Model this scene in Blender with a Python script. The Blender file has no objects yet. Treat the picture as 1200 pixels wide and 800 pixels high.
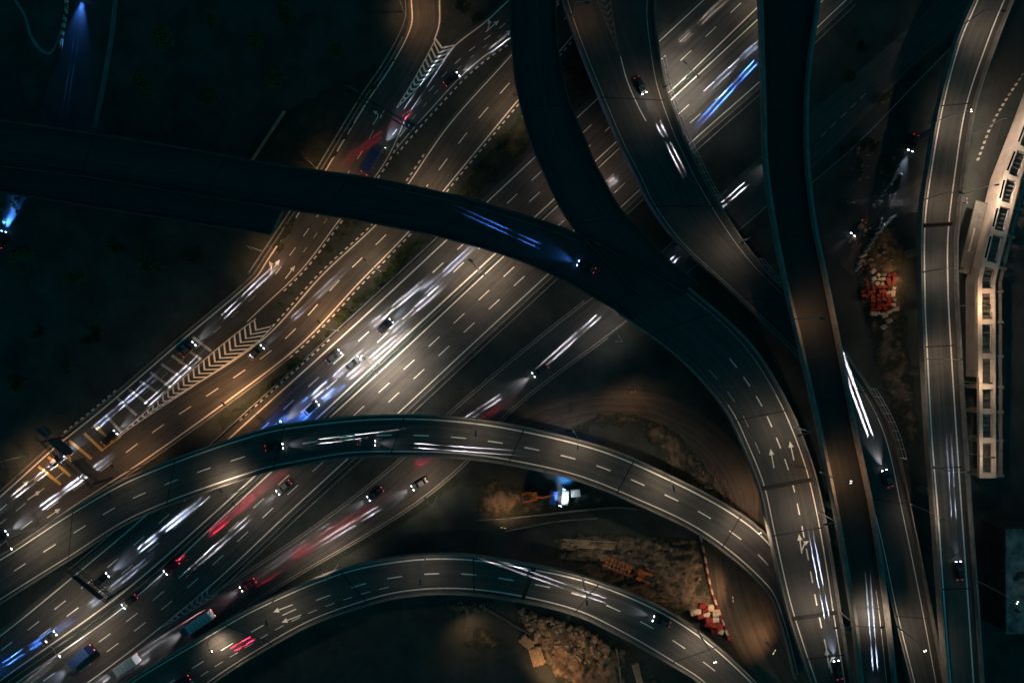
import bpy, bmesh, math, random
from mathutils import Vector, Matrix, noise
random.seed(7)
PI = math.pi
SC = bpy.context.scene
COL = SC.collection
# ------------------------------------------------------------------ camera, sky, moon, exposure
H = 180.0                       # drone height over the ground (m)
S = 0.225                       # metres per photo pixel on the ground
cam = bpy.data.cameras.new('camera'); cam.lens = 24.0; cam.sensor_width = 36.0
cam.clip_start = 1.0; cam.clip_end = 5000
camo = bpy.data.objects.new('camera', cam); COL.objects.link(camo)
camo.location = (0, 0, H); SC.camera = camo
W = bpy.data.worlds.new('World'); SC.world = W; W.use_nodes = True
nt = W.node_tree; nt.nodes.clear()
wo = nt.nodes.new('ShaderNodeOutputWorld'); bg = nt.nodes.new('ShaderNodeBackground')
sky = nt.nodes.new('ShaderNodeTexSky'); sky.sky_type = 'NISHITA'; sky.sun_disc = False
sky.sun_elevation = math.radians(38); sky.sun_rotation = math.radians(140)
tint = nt.nodes.new('ShaderNodeMix'); tint.data_type = 'RGBA'; tint.blend_type = 'MULTIPLY'
tint.inputs['Factor'].default_value = 1.0
tint.inputs[7].default_value = (0.03, 0.66, 0.64, 1)
nt.links.new(sky.outputs[0], tint.inputs[6]); nt.links.new(tint.outputs[2], bg.inputs[0])
bg.inputs[1].default_value = 0.042
nt.links.new(bg.outputs[0], wo.inputs[0])
sl = bpy.data.lights.new('moon', 'SUN'); sl.energy = 0.006; sl.angle = math.radians(0.5); sl.color = (0.55, 0.8, 1.0)
so = bpy.data.objects.new('moon', sl); COL.objects.link(so)
so.rotation_euler = (math.radians(52), 0, math.radians(140))
SC.view_settings.view_transform = 'Standard'; SC.view_settings.look = 'None'
SC.view_settings.exposure = 0.0; SC.view_settings.gamma = 1.0; SC.view_settings.use_curve_mapping = False
SC.cycles.max_bounces = 4; SC.cycles.diffuse_bounces = 2; SC.cycles.glossy_bounces = 2
SC.cycles.caustics_reflective = False; SC.cycles.caustics_refractive = False
SC.cycles.sample_clamp_indirect = 2.0
SC.cycles.use_denoising = True

LAMP_W = 7000.0                 # street lamp power
FAR_W = 9000000.0               # far beam per headlight, narrowed to draw a trail-like streak
NEAR_W = 2000000.0              # near beam per headlight, fills the close end of that streak
GLOW_W = 3200.0                # wide low beam of a car
TAIL_FAR = 1100000.0             # narrow red beam shaped to draw a trail-like streak behind the car
TAIL_NEAR = 260000.0  # close end of the same red streak

# ------------------------------------------------------------------ helpers
def P(px, py, z=0.0):           # surveyed point: photo bearing at its true height -> world
    k = S * (H - z) / H
    return Vector(((px - 600) * k, (400 - py) * k, z))

def node_mat(name, base, rough=0.8, metal=0.0, var=0.25, scale=0.6, detail=6.0, coord='Object', stretch=None, bump=0.0, spec=0.3, second=None, emit=None, estr=0.0):
    m = bpy.data.materials.new(name); m.use_nodes = True
    t = m.node_tree; b = t.nodes['Principled BSDF']
    b.inputs['Roughness'].default_value = rough; b.inputs['Metallic'].default_value = metal
    b.inputs['Specular IOR Level'].default_value = spec
    tc = t.nodes.new('ShaderNodeTexCoord'); mp = t.nodes.new('ShaderNodeMapping')
    t.links.new(tc.outputs[coord], mp.inputs[0])
    if stretch: mp.inputs['Scale'].default_value = stretch
    n1 = t.nodes.new('ShaderNodeTexNoise'); n1.inputs['Scale'].default_value = scale; n1.inputs['Detail'].default_value = detail
    n1.inputs['Roughness'].default_value = 0.65
    t.links.new(mp.outputs[0], n1.inputs['Vector'])
    cr = t.nodes.new('ShaderNodeValToRGB'); cr.color_ramp.elements[0].position = 0.3; cr.color_ramp.elements[1].position = 0.7
    lo = [c * (1 - var) for c in base]; hi = [min(1, c * (1 + var)) for c in (second or base)]
    cr.color_ramp.elements[0].color = (*lo, 1); cr.color_ramp.elements[1].color = (*hi, 1)
    t.links.new(n1.outputs['Fac'], cr.inputs[0]); t.links.new(cr.outputs[0], b.inputs['Base Color'])
    if bump:
        bp = t.nodes.new('ShaderNodeBump'); bp.inputs['Strength'].default_value = bump; bp.inputs['Distance'].default_value = 0.3
        t.links.new(n1.outputs['Fac'], bp.inputs['Height']); t.links.new(bp.outputs[0], b.inputs['Normal'])
    if emit:
        b.inputs['Emission Color'].default_value = (*emit, 1); b.inputs['Emission Strength'].default_value = estr
    return m

def asphalt(name, base, streak=0.5):
    """asphalt with polished wheel tracks and patches along the road (UV: u metres across, v metres along)"""
    m = bpy.data.materials.new(name); m.use_nodes = True
    t = m.node_tree; b = t.nodes['Principled BSDF']
    b.inputs['Roughness'].default_value = 0.7; b.inputs['Specular IOR Level'].default_value = 0.35
    uv = t.nodes.new('ShaderNodeUVMap')
    def nz(sx, sy, sc, det):
        mp = t.nodes.new('ShaderNodeMapping'); mp.inputs['Scale'].default_value = (sx, sy, 1)
        t.links.new(uv.outputs[0], mp.inputs[0])
        n = t.nodes.new('ShaderNodeTexNoise'); n.inputs['Scale'].default_value = sc; n.inputs['Detail'].default_value = det
        t.links.new(mp.outputs[0], n.inputs['Vector']); return n.outputs['Fac']
    a = nz(1.0, 0.012, 1.0, 4); c = nz(1, 1, 0.22, 6); d = nz(1, 1, 5.0, 4); e = nz(1.0, 0.05, 3.0, 3)
    def math_(op, x, y):
        n = t.nodes.new('ShaderNodeMath'); n.operation = op
        for i, q in enumerate((x, y)):
            if isinstance(q, (int, float)): n.inputs[i].default_value = q
            else: t.links.new(q, n.inputs[i])
        return n.outputs[0]
    sm = math_('ADD', math_('MULTIPLY', a, 0.45), math_('MULTIPLY', c, 0.25))
    sm = math_('ADD', sm, math_('MULTIPLY', d, 0.15)); sm = math_('ADD', sm, math_('MULTIPLY', e, 0.15))
    cr = t.nodes.new('ShaderNodeValToRGB')
    cr.color_ramp.elements[0].position = 0.36; cr.color_ramp.elements[1].position = 0.64
    cr.color_ramp.elements[0].color = (*[q * (1 - streak) for q in base], 1)
    cr.color_ramp.elements[1].color = (*[q * (1 + streak) for q in base], 1)
    t.links.new(sm, cr.inputs[0]); t.links.new(cr.outputs[0], b.inputs['Base Color'])
    return m

M = {}
M['asphalt'] = asphalt('asphalt', (0.062, 0.058, 0.054), 0.5)
M['asphalt_dark'] = asphalt('asphalt_dark', (0.030, 0.030, 0.030), 0.3)  # darker, more even asphalt tone
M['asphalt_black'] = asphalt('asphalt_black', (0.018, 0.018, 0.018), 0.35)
M['asphalt_mid'] = asphalt('asphalt_mid', (0.046, 0.0435, 0.0415), 0.4)
M['concrete'] = node_mat('concrete', (0.185, 0.17, 0.155), 0.85, var=0.3, scale=0.5, bump=0.1)
M['concrete_dark'] = node_mat('concrete_dark', (0.13, 0.125, 0.115), 0.85, var=0.35, scale=0.35)
M['concrete_mid'] = node_mat('concrete_dimmed', (0.14, 0.13, 0.118), 0.85, var=0.3, scale=0.4, bump=0.1)  # concrete copy darkened so unlit ramp parapets stay dim
M['concrete_unlit'] = node_mat('concrete_unlit_dark', (0.045, 0.045, 0.043), 0.85, var=0.35, scale=0.35)  # concrete copy with shade in its colour, for unlit parapets and walls
M['concrete_pale'] = node_mat('concrete_pale', (0.42, 0.37, 0.33), 0.85, var=0.16, scale=0.35)
M['paint'] = node_mat('road_paint', (0.74, 0.70, 0.64), 0.6, var=0.2, scale=1.6)
M['paint_worn_dim'] = node_mat('road_paint_worn_dim', (0.38, 0.36, 0.33), 0.6, var=0.4, scale=1.2)  # wear plus the dimness of unlit decks, both in the paint colour
M['paint_faint'] = node_mat('road_paint_faint', (0.12, 0.115, 0.10), 0.6, var=0.5, scale=1.2)  # darkest paint copy, stands for markings lying in the dark
M['paint_yellow'] = node_mat('road_paint_yellow', (0.62, 0.38, 0.12), 0.6, var=0.22, scale=1.6)
M['kerb_black'] = node_mat('kerb_black', (0.02, 0.02, 0.02), 0.7)
M['kerb_white'] = node_mat('kerb_white', (0.62, 0.6, 0.56), 0.7, var=0.15)
M['grass'] = node_mat('grass', (0.029, 0.035, 0.034), 0.95, var=0.35, scale=0.12, detail=10, second=(0.040, 0.047, 0.043), bump=0.3)
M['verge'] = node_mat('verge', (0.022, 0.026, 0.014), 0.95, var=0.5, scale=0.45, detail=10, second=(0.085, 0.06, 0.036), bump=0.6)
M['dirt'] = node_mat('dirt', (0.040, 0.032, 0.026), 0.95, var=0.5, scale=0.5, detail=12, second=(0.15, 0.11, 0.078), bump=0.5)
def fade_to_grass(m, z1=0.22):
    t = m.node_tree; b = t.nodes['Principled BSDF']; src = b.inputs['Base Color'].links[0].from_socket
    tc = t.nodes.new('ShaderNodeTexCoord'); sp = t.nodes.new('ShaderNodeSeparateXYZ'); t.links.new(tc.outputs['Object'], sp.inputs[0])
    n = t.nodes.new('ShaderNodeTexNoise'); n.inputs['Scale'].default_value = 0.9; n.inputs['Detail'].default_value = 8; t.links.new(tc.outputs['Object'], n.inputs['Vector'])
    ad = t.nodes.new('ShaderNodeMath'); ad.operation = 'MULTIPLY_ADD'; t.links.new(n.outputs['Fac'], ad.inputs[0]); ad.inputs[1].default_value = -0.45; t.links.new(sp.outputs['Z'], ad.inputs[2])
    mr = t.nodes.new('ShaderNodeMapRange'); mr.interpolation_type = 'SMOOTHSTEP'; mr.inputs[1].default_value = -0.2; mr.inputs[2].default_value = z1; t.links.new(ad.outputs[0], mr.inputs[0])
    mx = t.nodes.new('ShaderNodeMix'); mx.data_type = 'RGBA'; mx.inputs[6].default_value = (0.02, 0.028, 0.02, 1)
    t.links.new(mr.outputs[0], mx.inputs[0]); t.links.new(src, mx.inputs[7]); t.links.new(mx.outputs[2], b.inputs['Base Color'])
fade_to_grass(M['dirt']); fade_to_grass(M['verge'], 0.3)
M['mud'] = asphalt('mud_track', (0.062, 0.050, 0.040), 0.6)
M['roof_slab'] = node_mat('weathered_roof', (0.07, 0.07, 0.068), 0.9, var=0.5, scale=0.35, detail=12, second=(0.20, 0.20, 0.19))
M['dark_metal'] = node_mat('dark_metal', (0.05, 0.052, 0.055), 0.5, 0.6)
M['galv'] = node_mat('galvanised_steel', (0.32, 0.33, 0.34), 0.5, 0.5)
M['leaf'] = node_mat('leaf', (0.028, 0.045, 0.018), 0.8, var=0.5, scale=1.5, second=(0.06, 0.075, 0.03))
M['bark'] = node_mat('bark', (0.07, 0.05, 0.035), 0.9)
M['red_plastic'] = node_mat('red_plastic', (0.24, 0.022, 0.018), 0.6, var=0.5, scale=1.5)
M['white_plastic'] = node_mat('white_plastic', (0.52, 0.45, 0.37), 0.6, var=0.35, scale=1.5)
M['orange'] = node_mat('machine_orange', (0.46, 0.12, 0.03), 0.5, var=0.25, scale=0.8)
M['rubber'] = node_mat('rubber', (0.02, 0.02, 0.02), 0.85)
M['glass'] = node_mat('dark_glass', (0.012, 0.014, 0.016), 0.12, spec=0.5, var=0.05)
M['rock'] = node_mat('rock', (0.20, 0.15, 0.105), 0.9, var=0.5, scale=1.2)
M['timber'] = node_mat('timber', (0.30, 0.22, 0.14), 0.85, var=0.4, scale=1.5)
M['sign_back'] = node_mat('sign_back', (0.10, 0.11, 0.11), 0.6, 0.4)
M['blue_sheet'] = node_mat('blue_sheet', (0.03, 0.10, 0.40), 0.6)

def emis(name, col, s):
    m = bpy.data.materials.new(name); m.use_nodes = True
    b = m.node_tree.nodes['Principled BSDF']
    b.inputs['Base Color'].default_value = (0.8, 0.8, 0.8, 1)
    b.inputs['Emission Color'].default_value = (*col, 1); b.inputs['Emission Strength'].default_value = s
    return m
M['lens_warm'] = emis('lamp_lens_warm', (1.0, 0.80, 0.58), 16)
M['lens_dim'] = emis('lamp_lens_dim', (1.0, 0.72, 0.42), 0.8)
M['lens_blue'] = emis('lamp_lens_blue', (0.55, 0.7, 1.0), 20)
M['headlight'] = emis('headlight_glow', (0.85, 0.9, 1.0), 20)
M['headlight_blue'] = emis('headlight_glow_blue', (0.15, 0.35, 1.0), 40)
M['taillight'] = emis('taillight_glow', (1.0, 0.03, 0.05), 2.0)

class MB:
    def __init__(s): s.v = []; s.f = []; s.m = []; s.uv = []; s.mats = []; s.g = []; s.cur = 'edge_line'; s.gid = 0
    def group(s, name): s.cur = name; s.gid += 1
    def split(s, parent):
        """one object per painted marking"""
        d = {}
        for i, k in enumerate(s.g): d.setdefault(k, []).append(i)
        for (name, _), fs in d.items():
            q = MB()
            for i in fs: q.face([s.v[j] for j in s.f[i]], s.mats[s.m[i]], s.uv[i])
            q.obj(name, parent)
    def mi(s, mat):
        if mat not in s.mats: s.mats.append(mat)
        return s.mats.index(mat)
    def face(s, pts, mat, uvs=None):
        i = len(s.v); s.v += [tuple(p) for p in pts]; s.f.append(tuple(range(i, i + len(pts))))
        s.g.append((s.cur, s.gid)); s.m.append(s.mi(mat)); s.uv.append(uvs or [(p[0], p[1]) for p in pts])
    def box(s, c, size, mat, rot=0.0, taper=1.0, axis=None):
        """box centred at c; rot about z or a matrix in axis"""
        hx, hy, hz = size[0] / 2, size[1] / 2, size[2] / 2
        R = axis if axis is not None else Matrix.Rotation(rot, 3, 'Z')
        c = Vector(c)
        q = []
        for z, k in ((-hz, 1), (hz, taper)):
            for x, y in ((-hx, -hy), (hx, -hy), (hx, hy), (-hx, hy)):
                q.append(c + R @ Vector((x * k, y * k, z)))
        for a in ((3, 2, 1, 0), (4, 5, 6, 7), (0, 1, 5, 4), (1, 2, 6, 5), (2, 3, 7, 6), (3, 0, 4, 7)):
            s.face([q[i] for i in a], mat)
    def tube(s, a, b, r0, r1, mat, n=8, caps=True):
        a = Vector(a); b = Vector(b); d = (b - a).normalized()
        u = d.orthogonal().normalized(); w = d.cross(u)
        A = [a + (u * math.cos(2 * PI * i / n) + w * math.sin(2 * PI * i / n)) * r0 for i in range(n)]
        B = [b + (u * math.cos(2 * PI * i / n) + w * math.sin(2 * PI * i / n)) * r1 for i in range(n)]
        for i in range(n):
            j = (i + 1) % n; s.face([A[i], A[j], B[j], B[i]], mat)
        if caps: s.face(A[::-1], mat); s.face(B, mat)
    def mesh(s, name, smooth=False):
        me = bpy.data.meshes.new(name); me.from_pydata(s.v, [], s.f)
        for m in s.mats: me.materials.append(m)
        me.polygons.foreach_set('material_index', s.m)
        ul = me.uv_layers.new(name='UVMap')
        flat = [c for face in s.uv for uv in face for c in uv]
        ul.data.foreach_set('uv', flat)
        if smooth: me.polygons.foreach_set('use_smooth', [True] * len(s.f))
        me.update(); return me
    def obj(s, name, parent=None, smooth=False):
        o = bpy.data.objects.new(name, s.mesh(name, smooth)); COL.objects.link(o)
        if parent is not None: o.parent = parent
        return o

def link(name, data, parent=None, loc=None):
    o = bpy.data.objects.new(name, data); COL.objects.link(o)
    if parent is not None: o.parent = parent
    if loc is not None: o.location = loc
    return o
def thing(name, label, cat, loc=(0, 0, 0), rz=0.0, group=None):
    o = bpy.data.objects.new(name, None); COL.objects.link(o)
    o.empty_display_size = 0.3; o.location = loc; o.rotation_euler = (0, 0, rz)
    o['label'] = label; o['category'] = cat
    if group: o['group'] = group
    return o
def tag(o, label=None, cat=None, group=None, kind=None):
    if label: o['label'] = label
    if cat: o['category'] = cat
    if group: o['group'] = group
    if kind: o['kind'] = kind
    return o

# ------------------------------------------------------------------ curves
def spline(pts, n):
    """centripetal-ish Catmull-Rom through 2D points, n samples uniform in length"""
    pts = [Vector(p) for p in pts]
    if len(pts) == 2: return [pts[0].lerp(pts[1], i / (n - 1)) for i in range(n)]
    e = [pts[0] * 2 - pts[1]] + pts + [pts[-1] * 2 - pts[-2]]
    dense = []
    for i in range(1, len(e) - 2):
        p0, p1, p2, p3 = e[i - 1], e[i], e[i + 1], e[i + 2]
        d = (p2 - p1).length
        m1 = (p2 - p0) * (d / max(1e-6, (p1 - p0).length + d)); m2 = (p3 - p1) * (d / max(1e-6, (p3 - p2).length + d))
        for k in range(24):
            t = k / 24; t2 = t * t; t3 = t2 * t
            dense.append(p1 * (2 * t3 - 3 * t2 + 1) + m1 * (t3 - 2 * t2 + t) + p2 * (-2 * t3 + 3 * t2) + m2 * (t3 - t2))
    dense.append(e[-2])
    L = [0.0]
    for a, b in zip(dense, dense[1:]): L.append(L[-1] + (b - a).length)
    out = []; j = 0
    for i in range(n):
        s = L[-1] * i / (n - 1)
        while j < len(L) - 2 and L[j + 1] < s: j += 1
        f = (s - L[j]) / max(1e-9, L[j + 1] - L[j]); out.append(dense[j].lerp(dense[j + 1], min(1, max(0, f))))
    return out
def interp(tab, t):
    if isinstance(tab, (int, float)): return tab
    for (a, va), (b, vb) in zip(tab, tab[1:]):
        if t <= b:
            u = (t - a) / (b - a); u = max(0, min(1, u)); u = u * u * (3 - 2 * u); return va + (vb - va) * u
    return tab[-1][1]

class Road:
    """a carriageway between two surveyed edge lines (photo pixels at the road's own height)"""
    def __init__(s, L, R, z=0.0, n=None):
        ln = sum((Vector(b) - Vector(a)).length for a, b in zip(L, L[1:]))
        n = n or max(24, int(ln / 7))
        l2 = spline(L, n); r2 = spline(R, n)
        s.n = n; s.z = [interp(z, i / (n - 1)) for i in range(n)]
        s.L = [P(p[0], p[1], zz) for p, zz in zip(l2, s.z)]; s.R = [P(p[0], p[1], zz) for p, zz in zip(r2, s.z)]
        s.C = [(a + b) / 2 for a, b in zip(s.L, s.R)]
        s.N = [(b - a).normalized() for a, b in zip(s.L, s.R)]
        s.Wd = [(b - a).length for a, b in zip(s.L, s.R)]
        s.S = [0.0]
        for a, b in zip(s.C, s.C[1:]): s.S.append(s.S[-1] + (b - a).length)
        s.len = s.S[-1]
    def at(s, q, f=0.5, off=0.0):
        """point at arc length q (m); f fraction across from L; off metres"""
        q = max(0, min(s.len, q)); i = 0
        lo, hi = 0, s.n - 2
        while lo < hi:
            mid = (lo + hi + 1) // 2
            if s.S[mid] <= q: lo = mid
            else: hi = mid - 1
        i = lo; u = (q - s.S[i]) / max(1e-9, s.S[i + 1] - s.S[i])
        a = s.L[i].lerp(s.R[i], f) + s.N[i] * off; b = s.L[i + 1].lerp(s.R[i + 1], f) + s.N[i + 1] * off
        return a.lerp(b, u)
    def tan(s, q): return (s.at(q + 1) - s.at(q - 1)).normalized()
    def line(s, f, off): return [l.lerp(r, f) + n * off for l, r, n in zip(s.L, s.R, s.N)]
    def strip(s, mb, fa, oa, fb, ob, dz, mat, i0=0, i1=None):
        mb.group('edge_line'); A = s.line(fa, oa); B = s.line(fb, ob); i1 = s.n if i1 is None else i1
        d = Vector((0, 0, dz))
        for i in range(i0, i1 - 1):
            wa = s.Wd[i] * fa + oa; wb = s.Wd[i] * fb + ob
            mb.face([A[i] + d, B[i] + d, B[i + 1] + d, A[i + 1] + d], mat, [(wa, s.S[i]), (wb, s.S[i]), (wb, s.S[i + 1]), (wa, s.S[i + 1])])
    def prism(s, mb, prof, mat, i0=0, i1=None):
        """sweep a closed profile [(fraction, offset, dz)] (wound counter-clockwise seen along the road)"""
        i1 = s.n if i1 is None else i1
        lines = [[p + Vector((0, 0, dz)) for p in s.line(f, o)] for f, o, dz in prof]
        k = len(prof)
        for i in range(i0, i1 - 1):
            for j in range(k):
                a, b = lines[j], lines[(j + 1) % k]
                mb.face([a[i], a[i + 1], b[i + 1], b[i]], mat, [(j, s.S[i]), (j, s.S[i + 1]), (j + 1, s.S[i + 1]), (j + 1, s.S[i])])
        mb.face([l[i0] for l in lines], mat); mb.face([l[i1 - 1] for l in lines][::-1], mat)
    def mark(s, mb, q0, q1, f, off, w, dz, mat):
        if q1 - q0 > 12: mb.group('edge_line')
        k = max(1, int((q1 - q0) / 1.6)); d = Vector((0, 0, dz))
        for i in range(k):
            a = q0 + (q1 - q0) * i / k; b = q0 + (q1 - q0) * (i + 1) / k
            mb.face([s.at(a, f, off - w / 2) + d, s.at(a, f, off + w / 2) + d, s.at(b, f, off + w / 2) + d, s.at(b, f, off - w / 2) + d], mat)
    def dashes(s, mb, f, off=0.0, start=0.0, dash=3.4, period=9.0, w=0.2, dz=0.008, mat=None, q0=0, q1=None):
        q1 = s.len if q1 is None else q1; q = q0 + start
        while q + dash < q1:
            mb.group('lane_dash'); s.mark(mb, q, q + dash, f, off, w, dz, mat or M['paint']); q += period
    def qnear(s, px, py):
        best = 1e9; bi = 0
        for i in range(s.n):
            p = P(px, py, s.z[i]); d = (p - s.C[i]).length
            if d < best: best = d; bi = i
        return s.S[bi]

GROUND_ROADS = []
def ground_road(name, L, R, z, offl, offr, mat, n=None):
    r = Road(L, R, z, n); mb = MB()
    r.strip(mb, 0, -offl, 1, offr, 0, mat)
    r.o = mb.obj(name); tag(r.o, kind='structure'); r.mb = MB(); r.offs = (offl, offr)
    GROUND_ROADS.append(r); return r
def finish_marks(r, name='road_markings'):
    o = r.mb.obj(name, r.o); return o

def kerb(r, side, off, q0=0.0, q1=None, painted=False, name='kerb'):
    """a kerb 0.14 m high along one edge; painted kerbs alternate black and white"""
    q1 = r.len if q1 is None else q1; mb = MB(); f = 0 if side == 'L' else 1; sg = -1 if side == 'L' else 1
    step = 0.95 if painted else 3.0; q = q0; k = 0
    while q < q1 - 0.1:
        e = min(q + step, q1); mat = M['concrete'] if not painted else (M['kerb_white'] if k % 2 else M['kerb_black'])
        a0 = r.at(q, f, sg * off); a1 = r.at(e, f, sg * off); b0 = r.at(q, f, sg * (off + 0.35)); b1 = r.at(e, f, sg * (off + 0.35))
        u = Vector((0, 0, 0.14)); g = Vector((0, 0, -0.06))
        mb.face([a0 + u, b0 + u, b1 + u, a1 + u], mat); mb.face([a0 + g, a0 + u, a1 + u, a1 + g], mat); mb.face([b0 + u, b0 + g, b1 + g, b1 + u], mat)
        q = e; k += 1
    return mb.obj(name, r.o)

def gore(mb, Lp, Rp, z, n, mat, wd=0.5, lean=1.0, dz=0.008, first=0.06, line=0.22):
    """chevrons between two lines that open from a tip; apex points at the tip"""
    l = [P(p[0], p[1], z) for p in spline(Lp, 80)]; r = [P(p[0], p[1], z) for p in spline(Rp, 80)]
    d = Vector((0, 0, dz)); tot = sum(((l[i] + r[i]) / 2 - (l[i + 1] + r[i + 1]) / 2).length for i in range(79))
    def at(arr, t):
        t = max(0, min(0.9999, t)) * 79; i = int(t); return arr[i].lerp(arr[i + 1], t - i)
    for k in range(n):
        mb.group('chevron'); t = first + (0.96 - first) * k / n; w = (at(l, t) - at(r, t)).length
        dt = lean * 0.5 * w / tot; th = wd / tot
        c0 = (at(l, t) + at(r, t)) / 2; c1 = (at(l, t + th) + at(r, t + th)) / 2
        if t + dt + th > 1.0: dt = max(0, 1 - t - th)
        mb.face([c0 + d, c1 + d, at(l, t + dt + th) + d, at(l, t + dt) + d][::-1], mat)
        mb.face([c0 + d, c1 + d, at(r, t + dt + th) + d, at(r, t + dt) + d], mat)
    for arr in (l, r):
        mb.group('gore_line')
        for i in range(79):
            tg = (arr[i + 1] - arr[i]).normalized(); nn = Vector((-tg.y, tg.x, 0)) * line / 2
            mb.face([arr[i] - nn + d * 1.5, arr[i + 1] - nn + d * 1.5, arr[i + 1] + nn + d * 1.5, arr[i] + nn + d * 1.5], mat)

def arrow(mb, px, py, dx, dy, z, mat, kind='straight', L=4.2, dz=0.008):
    mb.group('lane_arrow'); c = P(px, py, z) + Vector((0, 0, dz)); f = Vector((dx, -dy, 0)).normalized(); s_ = Vector((f.y, -f.x, 0))
    def q(pts): mb.face([c + f * a + s_ * b for a, b in pts], mat)
    def head(o, dirf, dirs, l=1.5, w=0.62):
        fx = f * dirf + s_ * dirs; fx.normalize(); sx = Vector((fx.y, -fx.x, 0)); b = c + f * o[0] + s_ * o[1]
        mb.face([b - sx * w, b + fx * l, b + sx * w][::-1], mat)
    if kind == 'straight':
        q([(-L / 2, -.13), (-L / 2, .13), (L / 2 - 1.4, .13), (L / 2 - 1.4, -.13)]); head((L / 2 - 1.4, 0), 1, 0)
    elif kind == 'left':
        q([(-L / 2, .2), (-L / 2, .5), (0.2, .5), (0.2, .2)]); q([(0.2, .5), (0.9, .1), (0.7, -.2), (0.2, .2)])
        q([(0.9, .1), (1.0, -.4), (0.75, -.4), (0.7, -.2)]); head((0.88, -.4), 0.05, -1, 1.2, .55)
    else:
        sg = -1 if kind == 'branch_left' else 1
        q([(-L / 2, -.13), (-L / 2, .13), (L / 2 - 1.4, .13), (L / 2 - 1.4, -.13)]); head((L / 2 - 1.4, 0), 1, 0)
        pts = [(-L / 2 + 0.5, .1 * sg), (-L / 2 + 0.9, .1 * sg), (0.1, .95 * sg), (-0.2, 1.1 * sg)]
        q(pts if sg < 0 else pts[::-1]); head((-0.05, 1.02 * sg), 0.45, 1.0 * sg, 1.25, .6)

def viaduct(name, label, L, R, z, offl=1.0, offr=1.0, bw=0.45, bh=1.05, depth=1.7, mat=None, edge='paint', edgew=0.34, piers=True, n=None, wall='concrete', ew2=None, pier_gap=31.0, cap_ends=True):
    r = Road(L, R, z, n); r.edge = edge
    t = thing(name, label, 'viaduct', (0, 0, 0))
    r.o = t; r.mb = MB()
    d = MB()
    r.strip(d, 0, -offl, 1, offr, 0.0, mat or M['asphalt'])
    # slab and box girder below
    r.prism(d, [(0, -offl - bw, -0.02), (1, offr + bw, -0.02), (1, offr + bw, -0.5), (1, offr - 1.2, -0.75), (0.5, 2.6, -depth), (0.5, -2.6, -depth), (0, -offl + 1.2, -0.75), (0, -offl - bw, -0.5)][::-1], M['concrete_dark'])
    d.obj('deck', t)
    for f, o0, o1 in ((0, -offl - bw, -offl), (1, offr, offr + bw)):
        b = MB()
        so_ = 1 if f else -1
        ins, out = (o0, o1) if f else (o1, o0)
        prof = [(f, out + so_ * 0.02, -0.9), (f, out + so_ * 0.02, bh), (f, ins + so_ * 0.14, bh), (f, ins + so_ * 0.07, 0.32), (f, ins, 0.0), (f, ins, -0.015), (f, out - so_ * 0.01, -0.015), (f, out - so_ * 0.01, -0.9)]
        r.prism(b, prof if f else prof[::-1], M[wall])
        b.obj('parapet', t)
    if edge:
        e2 = M[edge]
        r.strip(r.mb, 0, -edgew / 2, 0, edgew / 2, 0.008, e2); r.strip(r.mb, 1, -edgew / 2, 1, edgew / 2, 0.008, e2)
    r.pier_gap = pier_gap; r.depth = depth; r.piers = piers
    VIADUCTS.append(r)
    return r
VIADUCTS = []
def add_piers(r):
    q = r.pier_gap * 0.4
    while q < r.len:
        p = r.at(q); zt = p.z - r.depth
        ok = zt > 2.0
        for g in GROUND_ROADS:
            for i in range(0, g.n, 1):
                if (Vector((p.x, p.y)) - Vector((g.C[i].x, g.C[i].y))).length < g.Wd[i] / 2 + max(g.offs) + 2.2: ok = False
        for v in VIADUCTS:
            if v is r: continue
            for i in range(v.n):
                if v.z[i] < p.z - 2 and (Vector((p.x, p.y)) - Vector((v.C[i].x, v.C[i].y))).length < v.Wd[i] / 2 + 3.5: ok = False
        if ok:
            mb = MB(); tn = r.tan(q); a = math.atan2(tn.y, tn.x)
            mb.tube((p.x, p.y, -0.3), (p.x, p.y, zt - 1.1), 1.0, 1.0, M['concrete_dark'], 14)
            mb.box((p.x, p.y, zt - 0.54), (2.2, 6.0, 1.1), M['concrete_dark'], a)
            mb.obj('pier', r.o)
        q += r.pier_gap
def joint(r, px, py, w=1.1):
    """dark bar across the deck, for expansion joints and for a painted shadow band"""
    q = r.qnear(px, py); mb = MB()
    r_ = r
    d = Vector((0, 0, 0.012))
    mb.face([r_.at(q - w / 2, 0, -0.9) + d, r_.at(q - w / 2, 1, 0.9) + d, r_.at(q + w / 2, 1, 0.9) + d, r_.at(q + w / 2, 0, -0.9) + d], M['rubber'])
    mb.obj('joint_shadow_bar', r.o)

# ------------------------------------------------------------------ the ground
g = MB(); g.face([(-1500, -1500, 0), (1500, -1500, 0), (1500, 1500, 0), (-1500, 1500, 0)], M['grass'])
tag(g.obj('ground'), kind='structure')

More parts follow.
